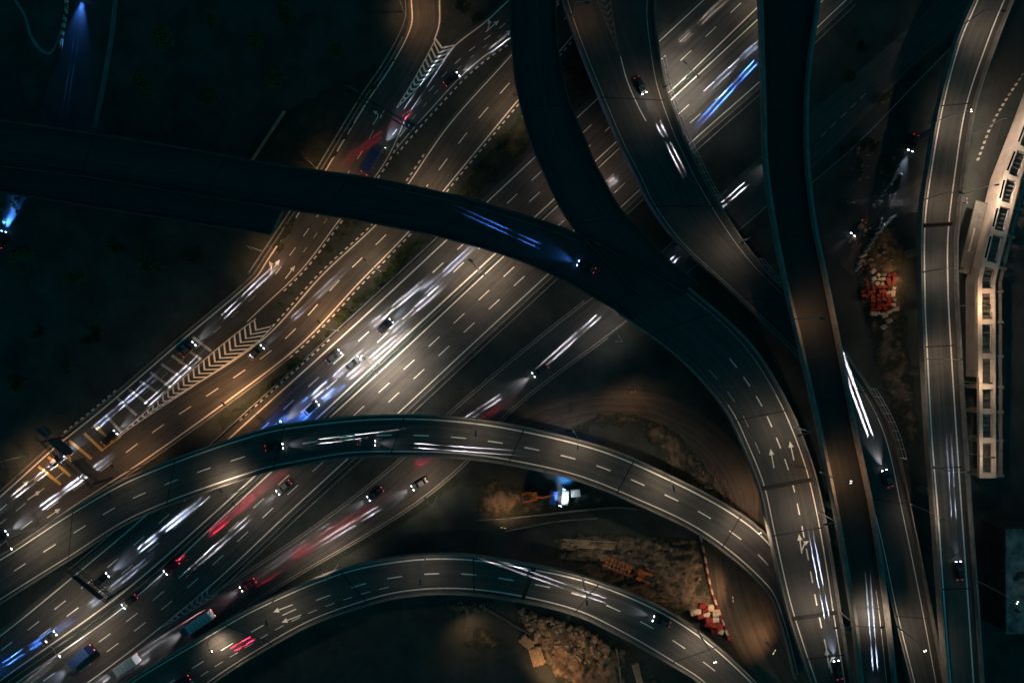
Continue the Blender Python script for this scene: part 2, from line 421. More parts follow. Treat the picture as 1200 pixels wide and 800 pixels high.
def inside(p, poly):
    c = False; n = len(poly); j = n - 1
    for i in range(n):
        a, b = poly[i], poly[j]
        if (a.y > p.y) != (b.y > p.y) and p.x < (b.x - a.x) * (p.y - a.y) / (b.y - a.y) + a.x: c = not c
        j = i
    return c
def edge_dist(p, poly):
    best = 1e9
    for i in range(len(poly)):
        a, b = poly[i], poly[(i + 1) % len(poly)]; ab = b - a
        t = max(0, min(1, (p - a).dot(ab) / max(1e-9, ab.length_squared))); best = min(best, (p - a - ab * t).length)
    return best
def patch(name, poly_px, mat, amp=0.4, step=0.8, base=0.0, freq=0.25, seed=0.0, ridge=0.0):
    """uneven ground: a lumpy sheet inside a surveyed outline, its rim frayed and level with the ground"""
    poly = [P(*p).to_2d() for p in poly_px]
    xs = [p.x for p in poly]; ys = [p.y for p in poly]
    nx = int((max(xs) - min(xs)) / step) + 3; ny = int((max(ys) - min(ys)) / step) + 3
    vid = {}; mb = MB(); x0 = min(xs) - step; y0 = min(ys) - step
    def vert(i, j):
        x = x0 + i * step; y = y0 + j * step
        w = noise.noise_vector(Vector((x * 0.4, y * 0.4, seed))) * 1.3
        p = Vector((x + w.x, y + w.y)); ins = inside(p, poly); e = edge_dist(p, poly)
        h = noise.fractal(Vector((x * freq, y * freq * (1 + ridge), seed + 3)), 0.8, 2.0, 5)
        n2 = noise.fractal(Vector((x * 1.1, y * 1.1, seed + 9)), 0.9, 2.0, 4) * 0.12
        k = min(1, e / 2.5) if ins else -min(1.0, e / 1.2)
        zz = base + k * max(0.05, amp * (0.45 + h)) + (n2 + 0.03) * (1 if ins else 0) if k > 0 else base + k * 0.3
        return Vector((x, y, zz)), ins
    V = [[vert(i, j) for j in range(ny)] for i in range(nx)]
    idx = {}; verts = []; faces = []
    for i in range(nx - 1):
        for j in range(ny - 1):
            q = [V[i][j], V[i + 1][j], V[i + 1][j + 1], V[i][j + 1]]
            if any(a[1] for a in q):
                f = []
                for (a, b) in ((i, j), (i + 1, j), (i + 1, j + 1), (i, j + 1)):
                    if (a, b) not in idx: idx[(a, b)] = len(verts); verts.append(tuple(V[a][b][0]))
                    f.append(idx[(a, b)])
                faces.append(f)
    me = bpy.data.meshes.new(name); me.from_pydata(verts, [], faces); me.materials.append(mat)
    me.polygons.foreach_set('use_smooth', [True] * len(faces)); me.update()
    return tag(link(name, me), kind='structure')

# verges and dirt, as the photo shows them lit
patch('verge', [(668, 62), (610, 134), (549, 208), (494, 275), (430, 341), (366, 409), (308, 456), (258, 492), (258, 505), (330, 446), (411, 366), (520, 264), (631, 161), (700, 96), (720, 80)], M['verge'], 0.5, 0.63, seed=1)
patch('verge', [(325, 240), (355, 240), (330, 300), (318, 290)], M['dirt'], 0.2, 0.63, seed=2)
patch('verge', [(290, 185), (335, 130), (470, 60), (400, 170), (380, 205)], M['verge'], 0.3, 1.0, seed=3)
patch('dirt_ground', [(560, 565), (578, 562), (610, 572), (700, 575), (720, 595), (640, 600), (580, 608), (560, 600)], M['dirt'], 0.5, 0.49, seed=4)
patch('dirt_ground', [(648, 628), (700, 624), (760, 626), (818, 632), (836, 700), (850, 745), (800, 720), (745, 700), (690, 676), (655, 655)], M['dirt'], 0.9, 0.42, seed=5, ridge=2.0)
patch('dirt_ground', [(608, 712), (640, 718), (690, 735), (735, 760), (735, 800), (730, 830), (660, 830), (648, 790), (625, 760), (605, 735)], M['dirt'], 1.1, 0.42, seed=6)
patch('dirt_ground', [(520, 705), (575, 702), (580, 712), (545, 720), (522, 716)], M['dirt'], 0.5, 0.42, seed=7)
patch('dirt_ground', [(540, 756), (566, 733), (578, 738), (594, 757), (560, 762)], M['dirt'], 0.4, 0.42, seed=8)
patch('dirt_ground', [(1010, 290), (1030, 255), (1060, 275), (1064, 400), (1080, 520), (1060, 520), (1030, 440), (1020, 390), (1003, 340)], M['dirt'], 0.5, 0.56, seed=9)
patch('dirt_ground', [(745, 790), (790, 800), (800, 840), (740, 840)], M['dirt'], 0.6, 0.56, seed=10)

# ------------------------------------------------------------------ roads on the ground
ga = M['asphalt']
# motorway, north-west carriageway and south-east carriageway, either side of the median
medA = [(-70, 850), (0, 797), (140, 697), (252, 600), (365, 496), (472, 397), (586, 292), (789, 104), (897, 0), (960, -60)]
medB = [(-50, 850), (19, 800), (150, 707), (267, 600), (380, 495), (484, 400), (595, 296), (792, 112), (902, 10), (972, -56)]
upE = [(-70, 795), (0, 745), (90, 672), (175, 600), (267, 515), (420, 377), (529, 276), (640, 172), (770, 51), (825, 0), (890, -60)]
loE = [(10, 860), (120, 787), (242, 690), (339, 600), (410, 535), (460, 490), (557, 400), (647, 317), (724, 246), (812, 165), (900, 87), (992, 0), (1050, -50)]
r1a = ground_road('motorway', upE, medA, 0.030, 1.6, 0.5, ga)
r1b = ground_road('motorway', medB, loE, 0.034, 0.5, 1.6, ga)
for r, fr, st in ((r1a, (0.335, 0.655), (2, 5)), (r1b, (0.34, 0.66), (4, 1))):
    r.strip(r.mb, 0, -0.19, 0, 0.19, 0.008, M['paint']); r.strip(r.mb, 1, -0.19, 1, 0.19, 0.008, M['paint'])
    for f, s0 in zip(fr, st): r.dashes(r.mb, f, 0, s0, 3.8, 9.0, 0.3)
# frontage road joining the motorway in the lower left
r4L = [(1165, -40), (1105, 0), (1060, 40), (962, 125), (880, 196), (770, 300), (690, 352), (545, 470), (470, 540), (382, 609), (300, 665), (252, 694), (195, 730), (120, 787), (70, 830)]
r4R = [(1210, -40), (1160, 0), (1132, 21), (1060, 85), (975, 172), (900, 240), (805, 320), (722, 385), (600, 478), (540, 545), (470, 600), (327, 685), (262, 728), (225, 750), (140, 800), (100, 835)]
r4 = ground_road('frontage_road', r4L, r4R, 0.022, 0.7, 0.7, ga)
q4a = r4.qnear(870, 225)
r4.mark(r4.mb, q4a, r4.len, 1, 0, 0.2, 0.008, M['paint_worn_dim']); r4.mark(r4.mb, q4a, r4.len, 0, 0, 0.18, 0.008, M['paint_worn_dim'])
r4.mark(r4.mb, 0, q4a, 1, 0, 0.16, 0.008, M['paint_faint']); r4.mark(r4.mb, 0, q4a, 0, 0, 0.14, 0.008, M['paint_faint'])  # dark upper stretch: its shade is put into the paint
r4.dashes(r4.mb, 0.62, 0, 20, 2.0, 3.6, 0.25, mat=M['paint_worn_dim'], q0=q4a * .35, q1=q4a * .75)
# slip road and its left branch
r2L = [(655, 0), (600, 64), (526, 147), (476, 219), (444, 260), (380, 320), (305, 400), (162, 492), (120, 527), (40, 590), (-60, 668)]
r2R = [(706, 0), (652, 65), (600, 126), (539, 200), (484, 266), (420, 332), (357, 399), (300, 445), (175, 535), (80, 597), (0, 656), (-40, 686)]
r2 = ground_road('slip_road', r2L, r2R, 0.026, 1.0, 1.0, ga)
q2 = r2.qnear(135, 528)
r2.mark(r2.mb, 0, q2, 0, 0, 0.36, 0.008, M['paint']); r2.mark(r2.mb, 0, r2.len, 1, 0, 0.36, 0.008, M['paint'])
r2.dashes(r2.mb, 0.5, 0, 3, 3.8, 8.6, 0.3)
r3L = [(482, -40), (482, 0), (482, 30), (460, 75), (430, 120), (382, 199), (352, 247), (312, 307), (300, 325), (212, 400), (117, 482), (67, 522), (0, 582), (-60, 632)]
r3R = [(516, -40), (515, 0), (514, 32), (498, 72), (481, 124), (450, 192), (402, 252), (354, 315), (302, 365), (265, 400), (140, 510), (112, 535), (30, 600), (-40, 655)]
r3 = ground_road('slip_road', r3L, r3R, 0.042, 0.9, 0.6, ga)
qa = r3.qnear(497, 45); qb = r3.qnear(455, 130); qc = r3.qnear(285, 385); qd = r3.qnear(130, 518)
r3.mark(r3.mb, 0, r3.len, 0, 0, 0.36, 0.008, M['paint'])
r3.mark(r3.mb, 0, qa, 1, 0, 0.36, 0.008, M['paint'])
r3.mark(r3.mb, qb, qc, 1, 0, 0.24, 0.008, M['paint'])
r3.dashes(r3.mb, 0.46, 0, 0, 2.6, 6.2, 0.22, q0=qb, q1=qc - 12)
r3.dashes(r3.mb, 0.72, 0, 2, 1.6, 4.6, 0.2, mat=M['paint_worn_dim'], q0=qb + 8, q1=qc - 22)
r3.dashes(r3.mb, 0.5, 0, 0, 2.6, 6.2, 0.16, mat=M['paint_worn_dim'], q0=qc - 8, q1=qd - 12)
r3.dashes(r3.mb, 0.36, 0, 0, 3.2, 6.4, 0.2, q0=qd + 18); r3.dashes(r3.mb, 0.75, 0, 2, 3.2, 6.4, 0.2, q0=qd + 6)
r3bL = [(680, -72), (640, -36), (597, 0), (570, 25), (535, 52), (497, 90), (470, 122), (448, 152)]
r3bR = [(705, -48), (660, -6), (600, 43), (565, 68), (540, 90), (505, 128), (485, 150), (463, 176)]
r3b = ground_road('slip_road', r3bL, r3bR, 0.038, 0.9, 0.9, ga)
r3b.mark(r3b.mb, 0, r3b.qnear(530, 72), 0, 0, 0.36, 0.008, M['paint'])
r3b.strip(r3b.mb, 1, -0.12, 1, 0.12, 0.008, M['paint'])
r3b.dashes(r3b.mb, 0.5, 0, 0, 2.0, 5.0, 0.2); r3b.dashes(r3b.mb, 0.72, 0, 2, 1.4, 4.4, 0.18, mat=M['paint_worn_dim'])
# chevron gores
zt = 0.05
gore(r3.mb, [(138, 510), (162, 490), (200, 455), (265, 400), (300, 373)], [(138, 512), (165, 493), (230, 450), (300, 402), (322, 380)], zt, 26, M['paint'], 0.55)
gore(r3.mb, [(465, 126), (480, 102), (497, 72), (511, 45)], [(465, 127), (490, 102), (520, 70), (535, 52)], zt, 13, M['paint'], 0.6)
gore(r4.mb, [(190, 733), (220, 708), (246, 688)], [(191, 734), (226, 714), (254, 696)], 0.036, 9, M['paint_worn_dim'], 0.5)
# rumble bars across the left branch
def px_bar(mb, a, b, w, z, mat):
    a = P(*a, z); b = P(*b, z); t = (b - a).normalized(); n = Vector((-t.y, t.x, 0)) * w / 2
    mb.face([a - n, b - n, b + n, a + n], mat)
for x0, y0, x1, y1 in ((325, 465, 430, 550), (270, 500, 380, 595), (225, 540, 330, 630), (180, 585, 285, 670), (395, 430, 482, 512), (445, 395, 525, 470)):
    px_bar(r3.mb, (x0 / 4, 400 + y0 / 4), (x1 / 4, 400 + y1 / 4), 0.75, 0.056, M['paint_yellow'])
for x0, y0, x1, y1 in ((495, 345, 570, 425), (550, 265, 640, 345), (605, 225, 690, 290), (655, 185, 740, 240), (705, 145, 800, 215), (755, 105, 845, 165), (805, 65, 895, 130), (850, 20, 945, 85), (905, -20, 990, 45)):
    px_bar(r3.mb, (x0 / 4, 400 + y0 / 4), (x1 / 4, 400 + y1 / 4), 0.7, 0.056, M['paint_worn_dim'])  # upper bars coloured grey because no lamp reaches them
px_bar(r3.mb, (120, 527), (142, 511), 0.3, 0.057, M['paint_yellow']); px_bar(r3.mb, (121, 528), (112, 519), 0.3, 0.0575, M['paint_yellow'])
for a in ((26, 569, .8, -.62), (40, 580, .82, -.57), (63, 601, .82, -.57), (340, 319, .6, -.8), (474, 153, .62, -.78), (592, 41, .78, -.62)):
    arrow(r3.mb, *a, 0.056, M['paint'])
arrow(r3.mb, 322, 313, .55, -.83, 0.056, M['paint'], 'branch_left', 4.6); arrow(r3.mb, 441, 137, .5, -.86, 0.056, M['paint'], 'left', 4.6)
arrow(r3b.mb, 577, 31, .75, -.66, 0.056, M['paint'], 'branch_left', 4.6)
kerb(r2, 'L', 0.8, r2.qnear(510, 170), r2.qnear(322, 372), True); kerb(r2, 'R', 0.8, 0, r2.qnear(330, 420), True)
kerb(r3, 'R', 0.65, r3.qnear(462, 165), r3.qnear(318, 340), True); kerb(r3b, 'R', 0.95, 0, None, True)
kerb(r3, 'L', 0.95, qa, None); kerb(r3, 'L', 1.4, r3.qnear(150, 455), r3.qnear(85, 508), True)
kerb(r2, 'R', 0.8, r2.qnear(329, 421), r2.qnear(90, 590)); kerb(r4, 'R', 0.6, r4.qnear(700, 402), None); kerb(r4, 'L', 0.6, r4.qnear(700, 345), r4.qnear(262, 690))
kerb(r1a, 'L', 1.5, r1a.qnear(300, 525), r1a.qnear(400, 410), True); kerb(r1b, 'R', 1.5, 0, None) 
for r in (r1a, r1b, r2, r3, r3b, r4): finish_marks(r)
# rough verge of orange earth along the frontage road
vb = MB()
for a, b, off, w in ((r4.qnear(520, 566), r4.qnear(300, 700), 0.96, 2.6),):
    q = a
    while q < b:
        e = min(q + 1.5, b); w0 = w * (0.8 + 0.3 * noise.noise(Vector((q * .3, 0, 5)))); w1 = w * (0.8 + 0.3 * noise.noise(Vector((e * .3, 0, 5)))); d = Vector((0, 0, 0.05 - 0.022))
        vb.face([r4.at(q, 1, off) + d, r4.at(q, 1, off + w0) + d, r4.at(e, 1, off + w1) + d, r4.at(e, 1, off) + d], M['dirt']); q = e
tag(vb.obj('dirt_ground'), kind='structure')
# concrete median barrier of the motorway
def barrier_line(name, pts, z0, label, h=0.85, w=0.5, mat='concrete_dark', cat='barrier'):
    l = spline(pts, 120); mb = MB(); c = [P(p[0], p[1], z0) for p in l]
    for i in range(119):
        t0 = (c[min(119, i + 1)] - c[max(0, i - 1)]).normalized(); t1 = (c[min(119, i + 2)] - c[i]).normalized()
        n0 = Vector((-t0.y, t0.x, 0)); n1 = Vector((-t1.y, t1.x, 0)); u = Vector((0, 0, h))
        for s_ in (-1, 1):
            q = [c[i] + n0 * s_ * w / 2, c[i + 1] + n1 * s_ * w / 2, c[i + 1] + n1 * s_ * w / 4 + u, c[i] + n0 * s_ * w / 4 + u]
            mb.face(q if s_ < 0 else q[::-1], M[mat])
        mb.face([c[i] - n0 * w / 4 + u, c[i + 1] - n1 * w / 4 + u, c[i + 1] + n1 * w / 4 + u, c[i] + n0 * w / 4 + u], M[mat])
    return tag(mb.obj(name), label, cat)
barrier_line('median_barrier', [((a[0] + b[0]) / 2, (a[1] + b[1]) / 2) for a, b in zip(medA, medB)], 0.0, 'low concrete barrier running down the motorway median')
# fence along the motorway's south-east edge
def fence(name, pts, z0, label, h=1.1, gap=4.0):
    l = spline(pts, 160); c = [P(p[0], p[1], z0) for p in l]; t = thing(name, label, 'fence')
    rail = MB(); post = MB(); acc = 0
    post.tube((0, 0, 0), (0, 0, h + 0.1), 0.06, 0.06, M['galv'], 5); pm = post.mesh('post')
    for i in range(159):
        for hh in (h, h * 0.55): rail.tube(c[i] + Vector((0, 0, hh)), c[i + 1] + Vector((0, 0, hh)), 0.07, 0.07, M['galv'], 5, False)
        acc += (c[i + 1] - c[i]).length
        if acc > gap: acc = 0; link('post', pm, t, c[i])
    rail.obj('rail', t); return t
fence('guard_rail', [(p[0] + 8, p[1] + 8) for p in loE[2:12]], 0.0, 'steel guard rail along the south-east edge of the motorway')
fence('guard_rail', [(p[0] - 6, p[1] - 7) for p in upE[2:7]], 0.0, 'steel guard rail on the shrub verge side of the motorway')
fence('guard_rail', [(p[0] - 7, p[1] - 5) for p in r3L[1:9]], 0.0, 'steel guard rail along the outer edge of the left slip road')
fence('guard_rail', [(930, 232), (1000, 172), (1085, 85), (1145, 25), (1190, -20)], 0.0, 'steel guard rail beside the dim upper frontage road')

# dirt tracks of the site
def track(name, L, R, z, mat):
    r = Road(L, R, z); mb = MB(); r.strip(mb, 0, 0, 1, 0, 0, mat); tag(mb.obj(name), kind='structure'); GROUND_ROADS.append(r); r.offs = (0, 0); return r
track('dirt_track', [(585, 495), (640, 472), (690, 460), (770, 462), (840, 498), (885, 560), (890, 640), (918, 730), (960, 810)], [(620, 520), (660, 505), (700, 488), (745, 487), (790, 507), (828, 550), (836, 650), (850, 735), (900, 820)], 0.012, M['mud'])
patch('dirt_ground', [(665, 505), (700, 488), (745, 485), (792, 505), (830, 552), (850, 590), (830, 590), (785, 560), (780, 535), (745, 497), (700, 498), (670, 515)], M['dirt'], 0.45, 0.42, base=0.02, seed=12)
track('side_road', [(75, -30), (72, 20), (62, 90), (55, 145), (50, 190)], [(116, -30), (110, 20), (98, 90), (90, 150), (86, 190)], 0.012, M['asphalt_dark'])
track('side_road', [(-30, 10), (0, 45), (18, 75), (28, 110), (30, 160)], [(-40, 45), (-15, 65), (-3, 90), (0, 120), (0, 165)], 0.016, M['asphalt_dark'])
track('footpath', [(134, -20), (128, 40), (118, 100), (108, 150)], [(140, -20), (134, 40), (124, 100), (114, 150)], 0.02, M['concrete_dark'])
track('footpath', [(12, -5), (28, 20), (34, 42), (44, 58), (58, 65), (66, 55), (74, 30), (80, 0), (81, -15)], [(14, -8), (30, 17), (37, 40), (47, 55), (57, 62), (64, 53), (72, 28), (78, 0), (79, -15)], 0.024, M['concrete'])
track('service_road', [(1150, -20), (1170, 30), (1160, 120), (1150, 200), (1146, 260), (1138, 320)], [(1230, -20), (1215, 30), (1185, 110), (1160, 200), (1152, 262), (1142, 322)], 0.014, M['asphalt_dark'])
track('site_road', [(1080, 205), (1055, 222), (1030, 240), (1005, 270), (985, 310)], [(1080, 248), (1060, 250), (1040, 258), (1018, 290), (1000, 325)], 0.016, M['mud'])

# ------------------------------------------------------------------ viaducts
v5 = viaduct('curved_viaduct', 'two lane flyover arcing across the middle, from lower left under the arrowed viaduct',
    [(-60, 700 - 12), (0, 656), (87, 600), (160, 560), (300, 510), (375, 497), (450, 491), (525, 493), (600, 503), (700, 527), (775, 558), (855, 600), (900, 636), (935, 690), (960, 760)],
    [(-60, 742), (0, 702), (80, 652), (162, 602), (300, 551), (350, 540), (412, 530), (500, 529), (550, 532), (600, 539), (675, 556), (737, 580), (825, 623), (900, 686), (918, 725), (935, 790)],
    [(0, 1.5), (0.12, 3), (0.35, 7.5), (1, 7.0)], 0.9, 0.9)
v5.dashes(v5.mb, 0.5, 0, 2, 3.8, 9.4, 0.32)
v6 = viaduct('curved_viaduct', 'two lane flyover curving through the bottom of the view with turn arrows',
    [(110, 830), (160, 796), (225, 757), (300, 714), (400, 672), (475, 657), (540, 655), (600, 663), (682, 680), (760, 710), (820, 746), (880, 799), (905, 830)],
    [(190, 840), (242, 800), (290, 768), (360, 728), (425, 704), (475, 692), (537, 689), (600, 696), (675, 714), (730, 740), (790, 775), (827, 800), (850, 830)],
    [(0, 4.0), (0.3, 7.5), (1, 8.0)], 0.9, 0.9)
v6.dashes(v6.mb, 0.5, 0, 2, 3.8, 9.4, 0.32)
v6.dashes(v6.mb, 0.78, 0, 2, 2.6, 5.0, 0.2, q0=v6.qnear(190, 800), q1=v6.qnear(470, 675))
for a in ((332, 712), (342, 724)): arrow(v6.mb, *a, -.93, .36, 7.3, M['paint'], 'straight', 5.2, dz=0.012 if False else 0.2)
v7 = viaduct('arrowed_viaduct', 'wide three lane viaduct with white lane arrows right of centre',
    [(732, 365), (790, 407), (825, 440), (857, 480), (875, 517), (895, 567), (907, 620), (925, 700), (940, 750), (962, 815), (975, 860)],
    [(800, 340), (850, 382), (880, 415), (908, 460), (927, 500), (945, 550), (957, 600), (967, 655), (977, 720), (990, 800), (998, 860)],
    14.0, 1.1, 1.1, mat=M['asphalt_mid'], edge=None)
qv = v7.qnear(880, 470)
v7.mark(v7.mb, 0, qv, 1, 0, 0.2, 0.008, M['paint_worn_dim']); v7.mark(v7.mb, 0, qv, 0, 0, 0.16, 0.008, M['paint_faint'])  # dark upper part of the deck, dimness painted into its lines
v7.mark(v7.mb, qv, v7.len, 1, 0, 0.24, 0.008, M['paint']); v7.mark(v7.mb, qv, v7.len, 0, 0, 0.24, 0.008, M['paint'])
v7.dashes(v7.mb, 0.62, 0, 0, 2.8, 5.6, 0.28, q0=v7.qnear(850, 420)); v7.dashes(v7.mb, 0.16, 0, 0, 3.0, 7, 0.2, mat=M['paint_worn_dim'], q0=v7.qnear(850, 430), q1=v7.qnear(905, 560))
for a in ((905, 537, -.18, -1), (928, 528, -.22, -1)): arrow(v7.mb, *a, 14.0, M['paint'], 'straight', 4.6)
for a in ((938, 637, -.15, -1), (970, 771, -.15, -1)): arrow(v7.mb, *a, 14.0, M['paint'], 'branch_right', 4.6)
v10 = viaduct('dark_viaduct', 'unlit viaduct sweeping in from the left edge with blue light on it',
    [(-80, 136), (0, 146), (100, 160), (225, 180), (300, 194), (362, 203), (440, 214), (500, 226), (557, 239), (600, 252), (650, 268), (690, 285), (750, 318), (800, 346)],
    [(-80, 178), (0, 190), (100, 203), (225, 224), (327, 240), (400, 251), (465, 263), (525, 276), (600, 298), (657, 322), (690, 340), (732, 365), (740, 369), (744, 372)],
    14.02, 0.6, 0.6, wall='concrete_unlit', mat=M['asphalt_dark'], edge=None)
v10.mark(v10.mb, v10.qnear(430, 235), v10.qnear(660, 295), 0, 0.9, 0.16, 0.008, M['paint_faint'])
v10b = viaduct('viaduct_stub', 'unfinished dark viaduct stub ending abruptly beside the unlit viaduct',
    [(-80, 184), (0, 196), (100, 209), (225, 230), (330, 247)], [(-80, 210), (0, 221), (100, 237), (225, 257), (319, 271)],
    13.6, 0.5, 0.5, wall='concrete_unlit', mat=M['asphalt_dark'], edge=None)
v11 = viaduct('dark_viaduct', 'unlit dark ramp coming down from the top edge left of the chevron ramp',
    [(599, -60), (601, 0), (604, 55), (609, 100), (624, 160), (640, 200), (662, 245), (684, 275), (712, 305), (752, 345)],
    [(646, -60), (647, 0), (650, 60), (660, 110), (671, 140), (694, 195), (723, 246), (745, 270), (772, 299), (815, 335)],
    14.06, 0.5, 0.5, wall='concrete_unlit', mat=M['asphalt_dark'], edge=None)
v12 = viaduct('chevron_ramp', 'broad ramp from the top edge with faint chevrons and ladder rails',
    [(650, -60), (660, -20), (668, 10), (682, 50), (702, 100), (732, 170), (750, 205), (766, 238), (792, 275), (818, 302), (846, 327), (900, 378), (950, 430), (990, 500), (1025, 600), (1052, 720), (1072, 800), (1090, 880)],
    [(760, -60), (760, -20), (758, 15), (762, 55), (770, 100), (787, 150), (803, 185), (818, 215), (842, 255), (866, 290), (896, 325), (950, 375), (1000, 440), (1035, 505), (1057, 598), (1080, 710), (1097, 800), (1112, 880)],
    9.0, 1.0, 1.6, mat=M['asphalt_mid'], wall='concrete_mid', edge='paint_worn_dim', edgew=0.2)
gore(v12.mb, [(727, 66), (714, 35), (697, -6), (690, -30)], [(727, 67), (722, 45), (716, 5), (712, -30)], 9.0, 12, M['paint_faint'], 0.5, 1.1)
v12.mb.group('lane_line')
l_ = spline([(727, 66), (735, 95), (748, 125), (757, 142)], 14)
for a, b in zip(l_, l_[1:]): px_bar(v12.mb, (a[0], a[1]), (b[0], b[1]), 0.22, 9.012, M['paint'])
v12.mark(v12.mb, v12.qnear(1025, 480), v12.len, 1, 0, 0.2, 0.012, M['paint']); v12.mark(v12.mb, v12.qnear(1040, 600), v12.len, 0, 0, 0.2, 0.012, M['paint'])
def ladder(r, side, off, q0, q1, step, h, label=None, lean=0.6, out=1.1):
    """steel ladder-like edge protection: posts and two rails standing on the parapet"""
    mb = MB(); f = 0 if side == 'L' else 1; sg = -1 if side == 'L' else 1; q = q0; prev = None
    while q <= q1:
        a = r.at(q, f, sg * off) + Vector((0, 0, 1.03)); b = r.at(q, f, sg * (off + out)) + Vector((0, 0, h))
        mb.tube(a, b, 0.09, 0.09, M['galv'], 5)
        if prev:
            for u in (0.5, 1.0): mb.tube(prev[0].lerp(prev[1], u), a.lerp(b, u), 0.08, 0.08, M['galv'], 5, False)
        prev = (a, b); q += step
    mb.obj('edge_frame', r.o)
ladder(v12, 'R', 1.8, v12.qnear(770, 60), v12.qnear(830, 230), 2.2, 2.2)
ladder(v12, 'R', 1.8, v12.qnear(860, 290), v12.qnear(890, 320), 2.0, 2.2)
ladder(v12, 'R', 1.8, v12.qnear(1005, 440), v12.qnear(1045, 530), 2.4, 2.0)
v8 = viaduct('high_viaduct', 'highest flyover, dark and narrow, from the top edge down between the lit ramps',
    [(890, -60), (895, 0), (897, 60), (899, 120), (902, 200), (918, 300), (941, 400), (966, 512), (984, 600), (1005, 725), (1013, 800), (1020, 860)],
    [(955, -60), (953, 0), (943, 70), (939, 130), (940, 190), (948, 262), (961, 325), (976, 400), (996, 505), (1016, 600), (1034, 725), (1042, 800), (1048, 860)],
    18.0, 0.5, 0.5, wall='concrete', bw=0.8, bh=1.3, depth=2.0, mat=M['asphalt_black'], edge=None)
v8.mark(v8.mb, v8.qnear(1020, 690), v8.len, 1, -0.6, 0.14, 0.008, M['paint_worn_dim'])
v14 = viaduct('edge_viaduct', 'two lane viaduct running down the right side beside the concrete frame',
    [(1166, -50), (1146, 0), (1125, 50), (1105, 125), (1092, 197), (1084, 262), (1084, 350), (1086, 400), (1092, 512), (1099, 600), (1107, 712), (1114, 800), (1119, 860)],
    [(1202, -50), (1177, 0), (1155, 55), (1132, 125), (1120, 197), (1111, 275), (1111, 340), (1114, 400), (1121, 512), (1127, 600), (1135, 712), (1141, 800), (1146, 860)],
    12.0, 0.9, 1.5, bw=0.55)
for r, px, py in ((v14, 1098, 265), (v8, 972, 470), (v7, 925, 565), (v6, 622, 680), (v7, 975, 718)): joint(r, px, py)  # wide bars; the one mid arrowed viaduct paints a shadow band
def joints(r, gap=30.0):
    q = 9.0
    while q < r.len - 4:
        p = r.at(q); k = S * (H - p.z) / H; joint(r, 600 + p.x / k, 400 - p.y / k, 0.32); q += gap
for r in VIADUCTS: joints(r)
for r in VIADUCTS: r.mb.split(r.o)
for r in VIADUCTS:
    if r.piers: add_piers(r)

# ------------------------------------------------------------------ street lamps
def spot(name, parent, loc, direction, watts, col, ang, blend, size=0.12):
    l = bpy.data.lights.new(name, 'SPOT'); l.energy = watts; l.color = col; l.spot_size = ang; l.spot_blend = blend; l.shadow_soft_size = size
    o = link(name, l, parent, loc); o.rotation_mode = 'QUATERNION'; o.rotation_quaternion = Vector(direction).to_track_quat('-Z', 'Y'); return o
WARM = (1.0, 0.77, 0.55); SOD = (1.0, 0.52, 0.23); WHITE = (1.0, 0.87, 0.71); COOL = (0.75, 0.87, 1.0)
MESH = {}
def lamp_parts(hp, arm):
    k = (hp, arm)
    if k in MESH: return MESH[k]
    a = MB(); a.tube((0, 0, 0), (0, 0, 0.35), 0.22, 0.2, M['galv'], 10); a.tube((0, 0, 0.35), (0, 0, hp), 0.14, 0.08, M['galv'], 10)
    b = MB(); prev = Vector((0, 0, hp - 0.3))
    for i in range(1, 6):
        t = i / 5; cur = Vector((arm * t, 0, hp - 0.3 + 0.75 * math.sin(t * PI / 2))); b.tube(prev, cur, 0.065, 0.06, M['galv'], 7); prev = cur
    h = MB(); zc = hp + 0.47
    h.box((arm + 0.4, 0, zc), (1.0, 0.42, 0.16), M['dark_metal'], taper=0.8); h.box((arm - 0.2, 0, zc - 0.01), (0.3, 0.2, 0.12), M['dark_metal'])
    ln = MB(); ln.box((arm + 0.45, 0, zc - 0.11), (0.7, 0.34, 0.05), M['lens_dim'])
    lg = MB()
    n = 12; c = Vector((arm + 0.45, 0, zc - 0.08))
    rings = [[c + Vector((0.32 * math.cos(2 * PI * i / n) * rr, 0.28 * math.sin(2 * PI * i / n) * rr, -zz_)) for i in range(n)] for rr, zz_ in ((1.0, 0), (1.0, 0.14), (0.8, 0.26), (0.35, 0.34))]
    for r0, r1 in zip(rings, rings[1:]):
        for i in range(n): lg.face([r0[i], r1[i], r1[(i + 1) % n], r0[(i + 1) % n]], M['lens_warm'])
    lg.face(rings[0], M['lens_warm']); lg.face(rings[-1][::-1], M['lens_warm'])
    MESH[k] = (a.mesh('pole'), b.mesh('arm'), h.mesh('lamp_head'), ln.mesh('lens'), lg.mesh('lens_bowl')); return MESH[k]
def lamp(px, py, z0, dx, dy, label, col=WARM, w=1.0, hp=10.5, arm=2.4, double=False, glare=False, name='street_lamp', group='street lamps of the interchange', cat='street lamp', lit=True):
    m = lamp_parts(hp, arm); az = math.atan2(-dy, dx)
    t = thing(name, label, cat, P(px, py, z0), az, group)
    link('pole', m[0], t)
    for k in range(2 if double else 1):
        a = link('arm', m[1], t); h = link('lamp_head', m[2], t); l = link('lens', m[4] if glare else m[3], h)
        if k: a.rotation_euler = (0, 0, PI); h.rotation_euler = (0, 0, PI)
        if lit: spot('lamp_light', h, (arm + 0.45, 0, hp + (0.0 if glare else 0.28)), (0.08 if double else 0.34, 0, -1), LAMP_W * w, col, math.radians(142), 0.75, 0.2)
    return t
ND = (0.68, 0.73)
